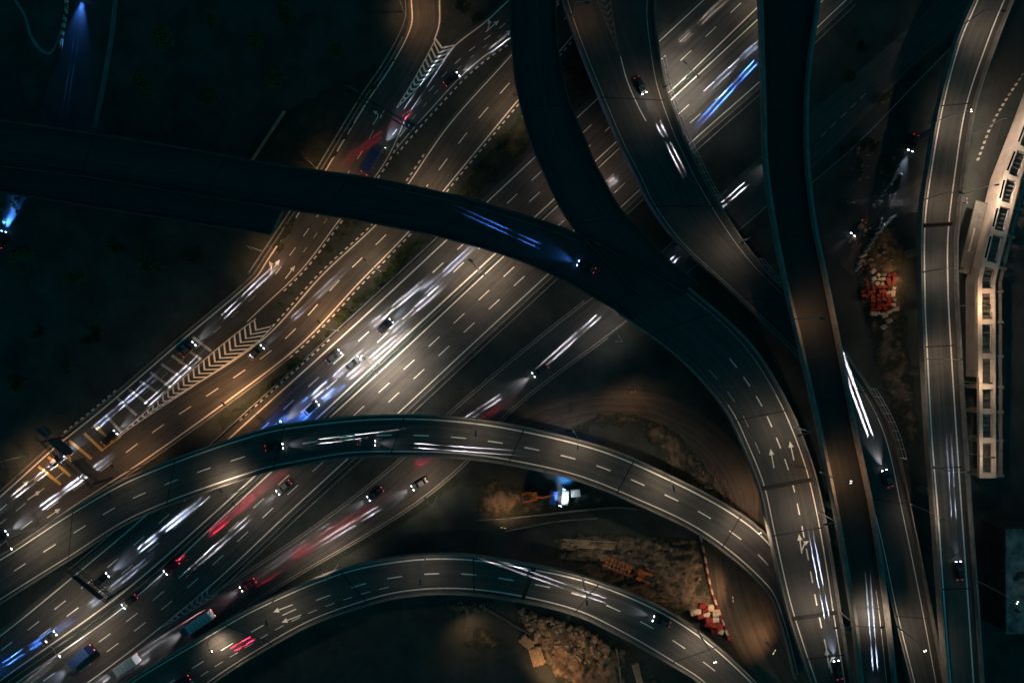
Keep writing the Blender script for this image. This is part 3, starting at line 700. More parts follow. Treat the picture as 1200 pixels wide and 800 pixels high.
for x, y, where, w in ((445, 426, 'in the brightest pool of the motorway median', 2.3), (562, 319, 'where the dark viaduct crosses the motorway median', 0.9), (679, 211, 'on the median just under the unlit dark ramp', 0.35), (796, 103, 'on the motorway median right of the ladder rails', 1.1), (289, 570, 'on the median just below the middle flyover', .5), (98, 736, 'on the median nearest the lower left corner', 0.55), (908, 0, 'on the median at the top edge', 0.5)):
    lamp(x, y, 0, *ND, 'double arm street lamp ' + where, WHITE if w > 1 else WARM, w, 12, 2.0, True, x < 120)
for x, y, where, w in ((612, 137, 'on the slip road verge nearest the dark ramp', 0.6), (514, 239, 'on the slip road verge just above the dark viaduct', 0.7), (446, 318, 'on the slip road verge just below the dark viaduct', 0.7), (396, 387, 'on the slip road verge beside the chevron gore', 1.3), (291, 477, 'on the slip road verge in the orange pool', 1.9), (168, 545, 'on the slip road verge opposite the rumble bars', 0.5)):
    lamp(x, y, 0, -.72, -.69, 'single arm sodium lamp ' + where, SOD if x < 400 else (1, .68, .4), w, 10.5, 2.4)
for x, y, dx, dy, where, w, g in ((33, 533, .7, .7, 'left of the yellow rumble bars', 0.75, False), (372, 198, .8, .5, 'at the left slip road above the dark viaduct', 0.5, False), (473, 14, 1, 0, 'on the narrow branch at the top edge', 0.55, False), (306, 294, .8, .6, 'beside the viaduct stub end', 0.55, False)):
    lamp(x, y, 0, dx, dy, 'single arm sodium lamp ' + where, SOD, w, 10, 2.4, glare=g)
lamp(262, 733, 0, .5, .86, 'single arm lamp with bare glowing bowl between motorway and bottom flyover', WARM, 0.35, 10, 2.0, glare=True)
lamp(396, 662, 0, -.55, -.83, 'single arm lamp on the frontage road verge above the bottom flyover', (1, .78, .58), 0.8)
lamp(512, 583, 0, -.6, -.8, 'single arm lamp on the frontage road verge below the middle flyover', (1, .74, .5), 0.7)
lamp(722, 400, 0, -.6, -.8, 'single arm lamp on the frontage road beside the wide viaduct', WHITE, 0.28)
z5 = 7.3
lamp(672, 505, z5, 0.05, 1, 'dark arm lamp on the upper parapet of the middle flyover', WARM, 0.6, 9.5)
lamp(868, 600, 7.0, .45, .9, 'bright bowl lamp on the middle flyover near the arrowed viaduct', WARM, 0.7, 9.5, glare=True)
lamp(775, 551, 7.0, .3, .95, 'arm lamp on the middle flyover above the excavator', WARM, 0.55, 9.5)
lamp(560, 489, z5, 0, 1, 'arm lamp on the middle flyover above the frontage road', WARM, 0.3, 9.5)
lamp(40, 618, 2.2, .5, .86, 'bright bowl lamp where the middle flyover lifts off at left edge', (1, .78, .55), 0.6, 10, glare=True)
lamp(150, 559, 3.5, .4, .9, 'arm lamp on the low start of the middle flyover', WARM, 0.1, 9.5)
lamp(682, 676, 8, .08, 1, 'dark arm lamp on the bottom flyover beside the broken railing', WARM, 0.65, 9.5)
lamp(819, 742, 8, .4, .9, 'bright bowl lamp on the bottom flyover beside the barrier pile', WARM, 0.75, 9.5, glare=True)
lamp(499, 653, 7.6, -.05, 1, 'arm lamp at the crest of the bottom flyover', WARM, 0.2, 9.5)
lamp(325, 699, 7, .3, .95, 'arm lamp on the bottom flyover beside the lane arrows', WARM, 0.3, 9.5)
lamp(984, 716, 14, 1, -.02, 'tall twin arm lamp between the arrowed viaduct and the high flyover', WARM, 0.7, 9.0, 5.0, True)
lamp(960, 600, 14, -1, .15, 'arm lamp on the right parapet of the arrowed viaduct', WARM, 0.65, 9.0)
lamp(931, 500, 14, -1, .3, 'arm lamp by the painted shadow band at the middle of the arrowed viaduct', WARM, 0.45, 9.0)
lamp(961, 553, 18, 1, .2, 'bright bowl lamp on the left parapet of the high flyover', SOD, 0.5, 8.0, 2.8, glare=True)
lamp(929, 374, 18, 1, .03, 'small arm lamp on the upper left parapet of the high flyover', SOD, 0.3, 8.0, 2.8)
lamp(1050, 733, 9, .6, .8, 'bright bowl lamp on the left parapet of the outer ramp', WARM, 0.5, 9.5, 1.8, glare=True)
lamp(1034, 455, 9, .95, .25, 'lamp with arm reaching outside the outer ramp beside its ladder frame', WARM, 0.3, 9.5, 2.2)
lamp(1066, 590, 9, .85, .5, 'lamp reaching outside the outer ramp halfway down', WARM, 0.25, 9.5, 2.2)
lamp(1089, 147, 12, 1, -.15, 'bright bowl lamp on the upper left parapet of the edge viaduct', WARM, 0.45, 8.5, 4.0, glare=True)
lamp(1080, 319, 12, 1, 0, 'arm lamp on the left parapet of the edge viaduct facing the frame', WARM, 0.35, 8.5, 3.5)
lamp(1128, 30, 12, 1, .2, 'arm lamp on the edge viaduct at the top edge', WARM, 0.4, 8.5, 3.5)
lamp(1089, 545, 12, 1, 0, 'arm lamp on the dim lower part of the edge viaduct', WHITE, 0.15, 8.5, 3.5)
lamp(1143, 679, 12, .85, .5, 'bluish bright lamp outside the edge viaduct by the concrete roof', COOL, 0.03, 8.5, 4.0, glare=True)
lamp(783, 112, 9, -1, .25, 'arm lamp lighting the chevron ramp beside the ladder rail', WARM, 0.3, 7.0, 2.2)
lamp(672, 18, 9, 1, .2, 'arm lamp on the left parapet of the chevron ramp', SOD, 0.09, 7.0, 2.2)
lamp(1107, 360, 0, 1, .1, 'sodium lamp between the edge viaduct and the concrete frame', (1, .62, .36), 0.8, 14.0, 1.2)
lamp(1116, 232, 0, 1, -.1, 'added sodium lamp by the upper bend of the concrete frame', (1, .74, .54), 2.0, 14.0, 1.2)  # helper lamp brightening the frame at its bend
lamp(1130, 160, 0, 1, -.1, 'added warm lamp by the topmost bays of the concrete frame', (1, .76, .56), 1.8, 14.0, 1.2)  # extra lamp put in to lift the top bays
lamp(866, 284, 9, -.8, .5, 'added weak arm lamp on the right parapet of the chevron ramp before the high flyover', WARM, 0.22, 8, 2.0)  # added so the ramp deck reads grey here
lamp(1080, 235, 12, 1, 0, 'added arm lamp on the left parapet of the edge viaduct above its dark joint', (1, .7, .45), 0.4, 8.5, 3.5)  # added to warm the deck colour
lamp(1082, 420, 12, 1, 0, 'added arm lamp on the left parapet of the edge viaduct in its middle stretch', (1, .7, .45), 0.4, 8.5, 3.5)  # also added, warms the middle of the deck
lamp(1109, 445, 0, 1, 0, 'added sodium lamp beside the lower bays of the concrete frame', (1, .66, .4), 0.4, 14.0, 1.2)  # added to lighten the lower facade
lamp(1112, 525, 0, 1, 0, 'added sodium lamp at the lower end of the concrete frame', (1, .66, .4), 0.25, 14.0, 1.2)  # second lamp added for the lower facade
# unseen work lamps added to brighten the two building sites and the grey roof
def added_work_lamp(px, py, dx, dy, label, w, col=SOD, h=7.0, tilt=1.0):
    t = thing('added_work_light', label, 'work light', P(px, py, 0.02), math.atan2(-dy, dx), 'added work lights of the building sites')
    a = MB()
    for i in range(3): a.tube((0.7 * math.cos(i * 2.1), 0.7 * math.sin(i * 2.1), 0), (0, 0, 1.3), 0.05, 0.05, M['dark_metal'], 6)
    a.tube((0, 0, 1.2), (0, 0, h), 0.07, 0.05, M['dark_metal'], 8); a.obj('mast', t)
    for s_ in (-0.45, 0.45):
        b = MB(); b.box((0.1, s_, h), (0.25, 0.6, 0.4), M['dark_metal']); hd = b.obj('lamp_head', t)
        c = MB(); c.box((0.24, s_, h), (0.03, 0.5, 0.32), M['lens_dim']); c.obj('lens', hd)
    spot('lamp_light', t, (0.4, 0, h), (tilt, 0, -1), LAMP_W * w, col, math.radians(140), 0.8, 0.3)
added_work_lamp(745, 700, -.5, -1, 'added tripod work light south of the orange excavator', 0.8, SOD, 7)
added_work_lamp(850, 690, -1, .1, 'added tripod work light beside the striped barrier row', 0.55, SOD, 7, 1.2)
added_work_lamp(590, 612, .2, -1, 'added tripod work light at the small orange rig', 0.35, SOD, 6)
added_work_lamp(640, 800, .6, -.9, 'added tripod work light among the rubble at the bottom edge', 1.0, SOD, 8)
added_work_lamp(545, 725, .3, .8, 'added tripod work light above the pale earth mound', 0.25, SOD, 6)
added_work_lamp(1062, 330, -1, -.1, 'added tripod work light right of the red and white block heap', 0.35, SOD, 7)
added_work_lamp(735, 455, .2, 1, 'added tripod work light above the bend of the dirt track', 0.25, SOD, 9, 0.8)
added_work_lamp(900, 590, -1, .1, 'added tripod work light by the end of the dirt bend', 0.22, SOD, 8, 0.8)
added_work_lamp(898, 752, -1, -.6, 'added tripod work light beside the lower dirt track', 0.35, SOD, 6, 0.8)
added_work_lamp(1190, 640, .2, 1, 'added work light on the edge of the grey concrete roof', 0.10, WHITE, 12)  # added only to lighten the roof surface

# ------------------------------------------------------------------ vehicles
def car_meshes(paint, kind='car'):
    k = (paint.name, kind)
    if k in MESH: return MESH[k]
    b = MB()
    L, Wd_ = 4.4, 0.88
    # sections: x, half width, z bottom, z shoulder, z top(hood)
    sec = [(-2.2, .70, .42, .62, .80), (-2.1, .80, .30, .70, .92), (-1.5, .87, .24, .74, .98), (-0.4, .88, .22, .74, .96), (0.8, .88, .22, .74, .95), (1.5, .86, .24, .70, .86), (2.05, .78, .30, .60, .72), (2.2, .66, .40, .52, .62)]
    rings = [[(x, -w * .92, zb), (x, -w, zs), (x, -w * .88, zt_), (x, w * .88, zt_), (x, w, zs), (x, w * .92, zb)] for x, w, zb, zs, zt_ in sec]
    for r0, r1 in zip(rings, rings[1:]):
        for i in range(6): j = (i + 1) % 6; b.face([r0[i], r1[i], r1[j], r0[j]][::-1], paint)
    b.face(rings[0], paint); b.face(rings[-1][::-1], paint)
    gl = MB(); c0 = [(-1.75, .74, .96), (-1.15, .62, 1.42), (0.25, .62, 1.44), (1.05, .74, .93)]
    for (xa, wa, za), (xb, wb, zb) in zip(c0, c0[1:]):
        gl.face([(xa, -wa, za), (xb, -wb, zb), (xb, wb, zb), (xa, wa, za)], M['glass'])
    for s_ in (-1, 1):
        q = [(x, s_ * w, z) for x, w, z in c0]; gl.face(q if s_ < 0 else q[::-1], M['glass'])
    rf = MB(); rf.box((-0.45, 0, 1.455), (1.5, 1.2, 0.05), paint, taper=0.94)
    wh = MB(); wh.tube((0, -.11, 0), (0, .11, 0), .32, .32, M['rubber'], 14); wh.tube((0, -.115, 0), (0, .115, 0), .19, .19, M['galv'], 10)
    MESH[k] = (b.mesh('body', True), gl.mesh('windows'), rf.mesh('roof'), wh.mesh('wheel')); return MESH[k]
def small_box(name, size, mat):
    k = ('sb', name, size, mat.name)
    if k not in MESH:
        m = MB(); m.box((0, 0, 0), size, mat); MESH[k] = m.mesh(name)
    return MESH[k]
CARPAINT = {n: node_mat('car_paint_' + n, c, 0.3, 0.2, var=0.04, spec=0.5) for n, c in dict(black=(.012, .012, .013), grey=(.07, .07, .075), silver=(.10, .103, .107), white=(.6, .6, .58), blue=(.02, .05, .16), red=(.2, .015, .015)).items()}
def lights_on(t, x, w, zl, head, tail, beam=1.0, glow=1.0, reach=2.5, half=0.82, tailb=1.0):
    hm = M['headlight_blue'] if head == 'blue' else M['headlight']
    col = {'blue': (0.06, 0.24, 1.0), 'white': (0.88, 0.90, 1.0), 'cool': (0.60, 0.72, 1.0), 'warm': (1.0, .85, .7)}[head or 'white']
    for s_ in (-1, 1):
        if head:
            h = link('headlight', small_box('headlight', (0.12, 0.34, 0.16), hm), t, (x - 0.02, s_ * w, zl))
            if beam:
                for pw, pt, hf in ((FAR_W, reach * .68, half * .68), (NEAR_W, reach * 1.22, half)):
                    spot('headlight_streak_beam', h, (0.12, 0, 0), (math.cos(math.radians(pt)), 0, -math.sin(math.radians(pt))), pw * beam, col, math.radians(2 * hf), 1.0, 0.05)
        tl = link('taillight', small_box('taillight', (0.10, 0.34, 0.16), M['taillight']), t, (-x + 0.02, s_ * w, zl + .12))
        if tail:
            for pw, pt, hf in ((TAIL_FAR, 1.7, .75), (TAIL_NEAR, 3.4, 1.15)):
                spot('taillight_streak_beam', tl, (-0.12, 0, 0), (-math.cos(math.radians(pt)), 0, -math.sin(math.radians(pt))), pw * tail, (1, .02, .09), math.radians(2 * hf), 1.0, 0.06)
    if head and glow: spot('low_beam', t, (x + 0.15, 0, zl + 0.05), (1, 0, -.09), GLOW_W * glow, col, math.radians(44), 1.0, 0.3)
def car(a, b, z, label, paint='grey', head='white', tail=0.0, beam=1.0, glow=1.0, reach=2.5, half=0.82, back=None):
    """a = where the vehicle stands, b = a point it drives towards (photo pixels at road height z)"""
    if back is None: back = -7.0 if tail > 1.5 else 9.5
    A = P(*a, z + 0.05); B = P(*b, z + 0.05); d = (B - A); az = math.atan2(d.y, d.x)
    t = thing('car', label, 'car', A - d.normalized() * back, az, 'cars on the interchange')
    m = car_meshes(CARPAINT[paint]); link('body', m[0], t); link('windows', m[1], t); link('roof', m[2], t)
    for x in (-1.35, 1.38):
        for s_ in (-.78, .78): link('wheel', m[3], t, (x, s_, .32))
    lights_on(t, 2.2, 0.56, 0.62, head, tail, beam, glow, reach, half)
    return t
def truck(a, b, z, label, box='white', head='white', tail=0.0, beam=1.0, glow=1.0, length=9.0):
    A = P(*a, z + 0.05); B = P(*b, z + 0.05); d = (B - A); az = math.atan2(d.y, d.x)
    t = thing('truck', label, 'truck', A, az, 'trucks on the interchange')
    x1 = length / 2
    c = MB(); c.box((x1 - 0.95, 0, 1.65), (1.9, 2.3, 2.0), CARPAINT['silver'], taper=0.92); c.box((x1 - 0.9, 0, 0.68), (1.7, 2.3, 0.3), M['dark_metal']); c.obj('cab', t)
    w = MB(); w.box((x1 + 0.0, 0, 1.95), (0.06, 1.9, 0.8), M['glass']); w.obj('windscreen', t)
    e = MB(); e.box((-1.0, 0, 2.05), (length - 2.1, 2.45, 2.5), CARPAINT[box] if box in CARPAINT else M[box])
    for k in range(int(length - 3)): e.box((-x1 + 0.6 + k * 1.0, 0, 3.32), (0.06, 2.4, 0.04), CARPAINT['silver'])
    e.obj('cargo_box', t)
    ch = MB(); ch.box((-0.3, 0, 0.62), (length - 1.0, 0.9, 0.25), M['dark_metal']); ch.obj('chassis', t)
    mw = MESH.setdefault('truck_wheel', None)
    if mw is None:
        q = MB(); q.tube((0, -.15, 0), (0, .15, 0), .48, .48, M['rubber'], 16); q.tube((0, -.155, 0), (0, .155, 0), .26, .26, M['galv'], 10); mw = MESH['truck_wheel'] = q.mesh('wheel')
    for x in (x1 - 1.3, -x1 + 1.4, -x1 + 2.5):
        for s_ in (-1.02, 1.02): link('wheel', mw, t, (x, s_, .48))
    lights_on(t, x1 + 0.06, 0.85, 0.8, head, tail, beam, glow, 3.0)
    return t
# left slip road
car((4, 591), (60, 547), .05, 'car beside the two lane arrows at the left edge, headlights on', 'grey', 'white', 0, .7, .6)
car((36, 604), (100, 557), .05, 'car with strong white beams below the yellow rumble bars', 'black', 'white', 0, 1.6, 1.0)
car((100, 511), (153, 466), .05, 'car with cool beams crossing the grey rumble bars', 'blue', 'cool', 0, .8, .8)
car((161, 484), (205, 444), .05, 'car hugging the chevron gore on the rumble bars', 'black', 'white', 0, .75, .7)
car((252, 380), (300, 334), .05, 'car at the left bend above the chevron gore tip', 'grey', 'white', 0, .9, .6)
car((540, 86), (600, 40), .05, 'car with bright red tail lights beside the upper chevron gore', 'black', 'white', 1.3, .6, .8, back=3.0)
truck((438, 188), (480, 125), .05, 'box truck with blue cargo box under the sign gantry', 'blue', 'cool', 0, .45, 3.0, 8.5)
car((332, 384), (402, 318), .03, 'lone car in the left lane of the slip road right of the kerbed island', 'grey', 'white', 0, .35, .25)
# motorway, north-west carriageway
car((424, 391), (489, 337), .03, 'car in the left motorway lane just below the dark viaduct', 'grey', 'white', 0, 1.3, 1.0)
car((483, 354), (540, 302), .03, 'black car in the middle motorway lane just below the dark viaduct', 'black', 'cool', 0, 1.3, 1.2)
car((356, 474), (416, 421), .03, 'silver car in the left motorway lane heading into the bright pool', 'silver', 'white', 0, 1.8, 2.0)
car((340, 502), (375, 472), .03, 'car with blue beams emerging above the middle flyover, middle lane', 'black', 'blue', 0, 2.4, 16.0)
car((313, 508), (347, 480), .03, 'car with blue beams emerging above the middle flyover, left lane', 'grey', 'blue', 0, 2.4, 16.0)
car((398, 451), (460, 399), .03, 'dark grey car in the fast lane at the double arm lamp', 'grey', 'white', 0, 1.8, 2.2)
car((446, 398), (485, 364), .03, 'car in the middle lane ahead of the bright lamp pool', 'grey', 'white', 0, 1.2, 1.0)
car((153, 652), (225, 595), .03, 'car with cool white beams in the left lane near the overhead beam sign', 'black', 'cool', 0, 1.8, 1.0)
car((92, 720), (180, 650), .03, 'grey car passing under the overhead beam sign', 'grey', 'cool', 0, .35, .3)
car((-6, 785), (20, 768), .03, 'blue lit car at the lower left corner', 'blue', 'blue', 0, .5, 2.0)
car((785, 60), (830, 18), .03, 'car in the left lane near the top edge of the motorway', 'grey', 'warm', 0, .3, .6)
# motorway, south-east carriageway
car((735, 200), (700, 226), .034, 'car between the unlit ramp and the chevron ramp', 'grey', 'white', 0, .8, .5)
car((178, 684), (130, 722), .034, 'car trailing long red tail light beside the median', 'black', 'white', 5.0, .3, .4, reach=2.0)
car((226, 643), (190, 674), .034, 'second car with red tail light in the fast lane below the flyover', 'red', 'white', 4.0, .2, .3, reach=2.0)
car((302, 598), (243, 650), .034, 'silver car in the middle lane just clear of the middle flyover', 'silver', 'white', 0, .9, 1.0)
truck((97, 768), (60, 800), .034, 'box truck with blue cargo box at the bottom left of the motorway', 'blue', 'cool', 0, .8, 2.5, 8.0)
car((897, 60), (840, 122), .034, 'car with intense blue beams beside the high flyover', 'black', 'blue', 0, 3.0, 1.0, reach=2.3, half=.75)
car((897, 42), (832, 104), .034, 'car with pale violet beams in the middle lane beside the high flyover', 'grey', 'cool', 0, .5, .4)
# frontage road
car((712, 361), (660, 407), .022, 'car just out from under the wide viaduct on the frontage road', 'grey', 'white', 0, 1.4, 1.6)
car((598, 457), (545, 492), .022, 'dark grey car above the middle flyover on the frontage road', 'grey', 'white', 0, 1.0, 1.6)
car((466, 560), (420, 592), .022, 'car with red tail lights below the middle flyover on the frontage road', 'black', 'white', 3.0, .3, .8, reach=2.2)
car((456, 588), (410, 616), .022, 'second car below the middle flyover on the frontage road', 'silver', 'white', 0, .9, 1.2)
car((318, 667), (285, 688), .022, 'car with red tail lights halfway down the frontage road', 'red', 'white', 2.0, .5, .8, reach=2.2)
truck((235, 727), (190, 757), .022, 'white box truck on the merging lane beside the small chevron gore', 'white', 'white', 1.0, .9, 2.5, 9.0)
truck((150, 777), (110, 803), .022, 'white box truck at the bottom edge of the merging lane', 'white', 'white', 1.0, .8, 1.5, 8.0)
car((803, 292), (783, 310), .022, 'car glimpsed in the gap between the wide viaduct and the chevron ramp', 'black', 'cool', 0, 1.2, .8)
car((884, 207), (843, 243), .022, 'car on the dark frontage road right of the chevron ramp', 'black', 'white', 0, 1.6, .6)
car((977, 300), (960, 320), .022, 'car half hidden by the high flyover', 'black', 'white', 0, .6, .3)
# flyovers
car((366, 518), (441, 509), 7.4, 'car in the outer lane at the dark crown of the middle flyover', 'black', 'white', 0, 1.1, .4)
car((474, 521), (556, 527), 7.4, 'car in the inner lane at the crown of the middle flyover', 'grey', 'white', 0, 1.3, .4)
car((733, 712), (662, 687), 8.0, 'lone car on the bottom flyover near the broken railing', 'grey', 'white', 0, .9, .5)
car((242, 780), (200, 806), 6.2, 'car with red tail lights on the bottom flyover near the lower edge', 'black', 'white', 3.0, .2, .3, reach=2.0)
car((972, 738), (958, 665), 14.0, 'car with white beams on the arrowed viaduct below the twin arm lamp', 'black', 'cool', 0, 1.6, 1.4)
car((1027, 798), (1024, 760), 18.0, 'car at the bottom edge on the high flyover', 'black', 'cool', 0, 1.5, .6)
car((1023, 518), (1004, 466), 9.0, 'car with broad white beams on the outer ramp beside the ladder frame', 'silver', 'white', 0, 1.8, 2.0, half=1.5)
car((645, 294), (590, 269), 14.02, 'car with blue glow on the unlit viaduct', 'black', 'blue', 0, .9, 2.2)
car((770, 141), (800, 201), 9.0, 'car with white beams on the chevron ramp beside the ladder rail', 'black', 'white', 0, 1.0, .3, reach=3.3)
car((1119, 622), (1112, 512), 12.0, 'car on the dim lower stretch of the edge viaduct', 'black', 'cool', 0, .35, .2)
car((1079, 237), (1040, 238), .02, 'car entering the building site beside the edge viaduct', 'silver', 'white', 0, .1, .8)
car((1054, 208), (1046, 230), .02, 'car turning at the building site entrance', 'grey', 'cool', 0, .1, 2.0)
car((97, -4), (90, 40), .014, 'car with blue light on the side road at top left', 'black', 'blue', 0, .05, 10.0, back=2.0)
car((4, 281), (12, 250), .014, 'car with blue light parked below the viaduct stub at left', 'black', 'blue', 0, 0, 40.0, back=0.0)

# ------------------------------------------------------------------ gantries
def gantry(label, a, b, z, posts, depth=1.4, panels=(), hgt=6.5, walk=True):
    A = P(*a, z); B = P(*b, z); d = B - A; L = d.length; az = math.atan2(d.y, d.x)
    t = thing('sign_gantry', label, 'sign gantry', A, az)
    bm_ = MB()
    for y in (-depth / 2, depth / 2):
        for h in (hgt, hgt + 1.0): bm_.tube((0, y, h), (L, y, h), 0.10, 0.10, M['dark_metal'], 6)
    k = 0; x = 0
    while x < L:
        x2 = min(L, x + 1.4)
        for y in (-depth / 2, depth / 2): bm_.tube((x, y, hgt), (x2, y, hgt + 1.0), 0.06, 0.06, M['dark_metal'], 5)
        bm_.tube((x, -depth / 2, hgt + 1.0), (x, depth / 2, hgt + 1.0), 0.06, 0.06, M['dark_metal'], 5); x += 1.4
    bm_.obj('truss', t)
    for px_ in posts:
        p = MB(); p.tube((L * px_, 0, 0), (L * px_, 0, hgt + 1.0), 0.28, 0.24, M['dark_metal'], 10); p.obj('post', t)
    for u, w, hh in panels:
        p = MB(); p.box((L * u, depth / 2 + 0.2, hgt + 0.6), (w, 0.16, hh), M['sign_back'])
        p.box((L * u, depth / 2 + 0.7, hgt - 0.9), (w, 0.9, 0.08), M['sign_back'])
        p.obj('sign_panel', t)
    return t
gantry('sign gantry spanning the left slip road below the upper chevron gore', (412, 117), (489, 160), 0.02, (0.12, 0.9), 1.2, ((0.06, 3.2, 2.4), (0.45, 4.0, 2.6), (0.95, 2.4, 2.2)))
gantry('long sign gantry with wide dark panels over the yellow rumble bars', (68, 505), (132, 561), 0.02, (0.12, 0.98), 2.0, ((0.32, 5.6, 3.0), (0.75, 6.4, 3.2), (0.02, 3.0, 2.2)), 7.0)
gantry('cantilever sign gantry reaching from the median over the motorway', (147, 690), (104, 655), 0.0, (0.03,), 1.9, ((0.5, 9.0, 1.2),), 6.8)

# ------------------------------------------------------------------ concrete frame building on the right
def frame_building():
    zr = 9.0; t = thing('concrete_frame_building', 'long bent pale concrete frame building with open bays along the right edge', 'building')
    C = spline([(1147, 560), (1147, 480), (1147, 400), (1147, 326), (1156, 283), (1167, 240), (1180, 195), (1196, 150), (1212, 110), (1235, 60)], 240)
    C = [Vector((1147, 560)), Vector((1146, 328)), Vector((1176, 205)), Vector((1240, 40))]
    cum = [0]
    for a, b in zip(C, C[1:]): cum.append(cum[-1] + (b - a).length)
    def at(s, u, z):
        i = 0
        while i < len(C) - 2 and s > cum[i + 1]: i += 1
        a, b = C[i], C[i + 1]; d = (b - a).normalized(); n = Vector((-d.y, d.x))   # points right of travel in photo axes
        p = a.lerp(b, (s - cum[i]) / (cum[i + 1] - cum[i])); 
        if abs(s - cum[i]) < 1e-6 and i > 0:
            d0 = (C[i] - C[i - 1]).normalized(); n = ((n + Vector((-d0.y, d0.x))) / 2).normalized()
        if i + 1 < len(C) - 1 and abs(s - cum[i + 1]) < 1e-6:
            d1 = (C[i + 2] - C[i + 1]).normalized(); n = ((n + Vector((-d1.y, d1.x))) / 2).normalized()
        q = p + n * u
        return P(q.x, q.y, z)
    def beam(mb, s0, s1, u0, u1, z0, z1, mat):
        cuts = [s0] + [c for c in cum if s0 + .01 < c < s1 - .01] + [s1]
        for a, b in zip(cuts, cuts[1:]):
            q = [at(a, u0, z1), at(a, u1, z1), at(b, u1, z1), at(b, u0, z1)]
            k = [at(a, u0, z1), at(a, u1, z1), at(b, u1, z1), at(b, u0, z1)]
            for w in k: w.z = z0
            mb.face(q[::-1], mat); mb.face(k, mat)
            for i in range(4): j = (i + 1) % 4; mb.face([q[i], q[j], k[j], k[i]], mat)
    T = cum[-1]
    f = MB(); beam(f, 236, 322, -24, -10, 4.4, 4.8, M['concrete_dark']); f.obj('canopy', t)
    f = MB(); beam(f, 262, 290, -19, -17, 4.8, 5.0, M['concrete_pale']); f.obj('canopy_upstand', t)
    m = M['concrete_pale']
    f = MB(); beam(f, 118, T, 0, 5, zr - 1.0, zr, m); f.obj('roof_slab', t)
    f = MB(); beam(f, 118, T, 0.2, 2.2, 3.24, zr - 1.01, m); f.obj('wall', t)
    f = MB(); beam(f, 4, 118, 1, 5, zr - 0.9, zr - 0.02, m); f.obj('roof_slab', t)
    f = MB(); beam(f, 0, T, 17, 20.5, zr - 0.9, zr + 0.02, m); f.obj('edge_beam', t)
    f = MB(); beam(f, 3, T, 24, 28, zr - 3.4, zr - 2.6, M['concrete']); f.obj('lower_ledge', t)
    bays = [0, 41, 75, 104, 140, 180, 216, 250, 288, 322, 356, 392, 425, 455]
    for i, s in enumerate(bays):
        f = MB(); beam(f, s, s + 6, (5.0 if s >= 118 else 1), 17, zr - 0.95, zr + 0.04, m); f.obj('cross_beam', t)
        f = MB(); beam(f, s + 1, s + 4, 20.5, 30, zr - 2.4, zr - 1.9, M['concrete']); f.obj('bracket', t)
        for u in ((19,) if s >= 118 else (3, 19)):
            c = MB(); p = at(s + 2.5, u, zr); c.box((p.x, p.y, (zr - 1) / 2), (0.8, 0.8, zr - 1.02), M['concrete']); c.obj('column', t)
    for i, (a, b) in enumerate(zip(bays[4:], bays[5:])):          # slots in the roof of the upper bays
        f = MB(); 
        if a > 225: beam(f, a + 9, b - 3, 1.2, 3.6, zr + 0.004, zr + 0.012, M['glass']); f.obj('roof_light', t)
    f = MB(); beam(f, 0, T, -1, 22, 2.8, 3.2, M['concrete_dark']); f.obj('floor_slab', t)
    for i, (a, b) in enumerate(zip(bays, bays[1:])):
        for k in range(5):
            f = MB(); s = a + 6 + (b - a - 6) * (k + .5) / 5; beam(f, s, s + 1.2, 6, 16.5, zr - 2.0, zr - 1.7, M['concrete_dark']); f.obj('joist', t)
    return t
frame_building()
# grey flat concrete roof at the lower right and a dark lower volume
t = thing('flat_roof_block', 'grey block with flat mottled concrete roof in the lower right corner', 'building', P(1232, 681, 0))
c = P(1232, 681, 9); t.location = (c.x, c.y, 0)
b = MB(); b.box((0, 0, 4.3), (105 * S * .95 - .4, 123 * S * .95 - .4, 8.6), M['concrete_unlit']); b.obj('wall', t)  # wall shade is put into its dark colour
b = MB(); b.box((0, 0, 8.8), (105 * S * .95, 123 * S * .95, 0.4), M['roof_slab']); b.obj('roof', t)
0 and ('grey block with flat mottled concrete roof in the lower right corner', 'building')
for px, py, sx, sy, rz in ((1196, 673, 3.2, 1.6, .1), (1190, 677, 2.0, .9, .4), (1191, 715, 1.6, .8, -.6)):
    b = MB(); c = P(px, py, 9); b.box((c.x, c.y, 9.32), (sx * .6, sy * .8, .62), M['dark_metal'], rz); b.tube((c.x, c.y, 9.6), (c.x, c.y, 9.8), .2, .2, M['dark_metal'], 10)
    tag(b.obj('roof_unit'), {1196: 'larger dark plant box on the grey flat roof', 1190: 'small tilted dark plant box beside the larger one on the roof', 1191: 'dark plant box near the lower edge of the grey roof'}[px], 'roof unit', 'plant boxes on the flat roof')

# ------------------------------------------------------------------ barriers, piles, site gear
def block_mesh(mat, key):
    if key in MESH: return MESH[key]
    b = MB(); b.box((0, 0, .28), (1.9, .62, .56), mat, taper=0.86); b.box((0, 0, .74), (1.8, .36, .36), mat, taper=.9); b.box((-.98, 0, .5), (.1, .16, .7), mat); MESH[key] = b.mesh(key); return MESH[key]
def cube_mesh(mat, key):
    if key in MESH: return MESH[key]
    b = MB(); b.box((0, 0, .45), (1.25, 1.05, .9), mat, taper=.93); b.box((0, 0, .93), (.5, .4, .08), mat); b.box((0, .0, .4), (1.32, .2, .3), mat); MESH[key] = b.mesh(key); return MESH[key]
def put(me, name, px, py, z, rz, label, cat, group):
    o = link(name, me, None, P(px, py, z)); o.rotation_euler = (0, 0, rz); return tag(o, label, cat, group)
rnd = random.Random(3)
RB = block_mesh(M['red_plastic'], 'barrier_red'); WB = block_mesh(M['white_plastic'], 'barrier_white')
RC = cube_mesh(M['red_plastic'], 'tank_red'); WC = cube_mesh(M['white_plastic'], 'tank_white')
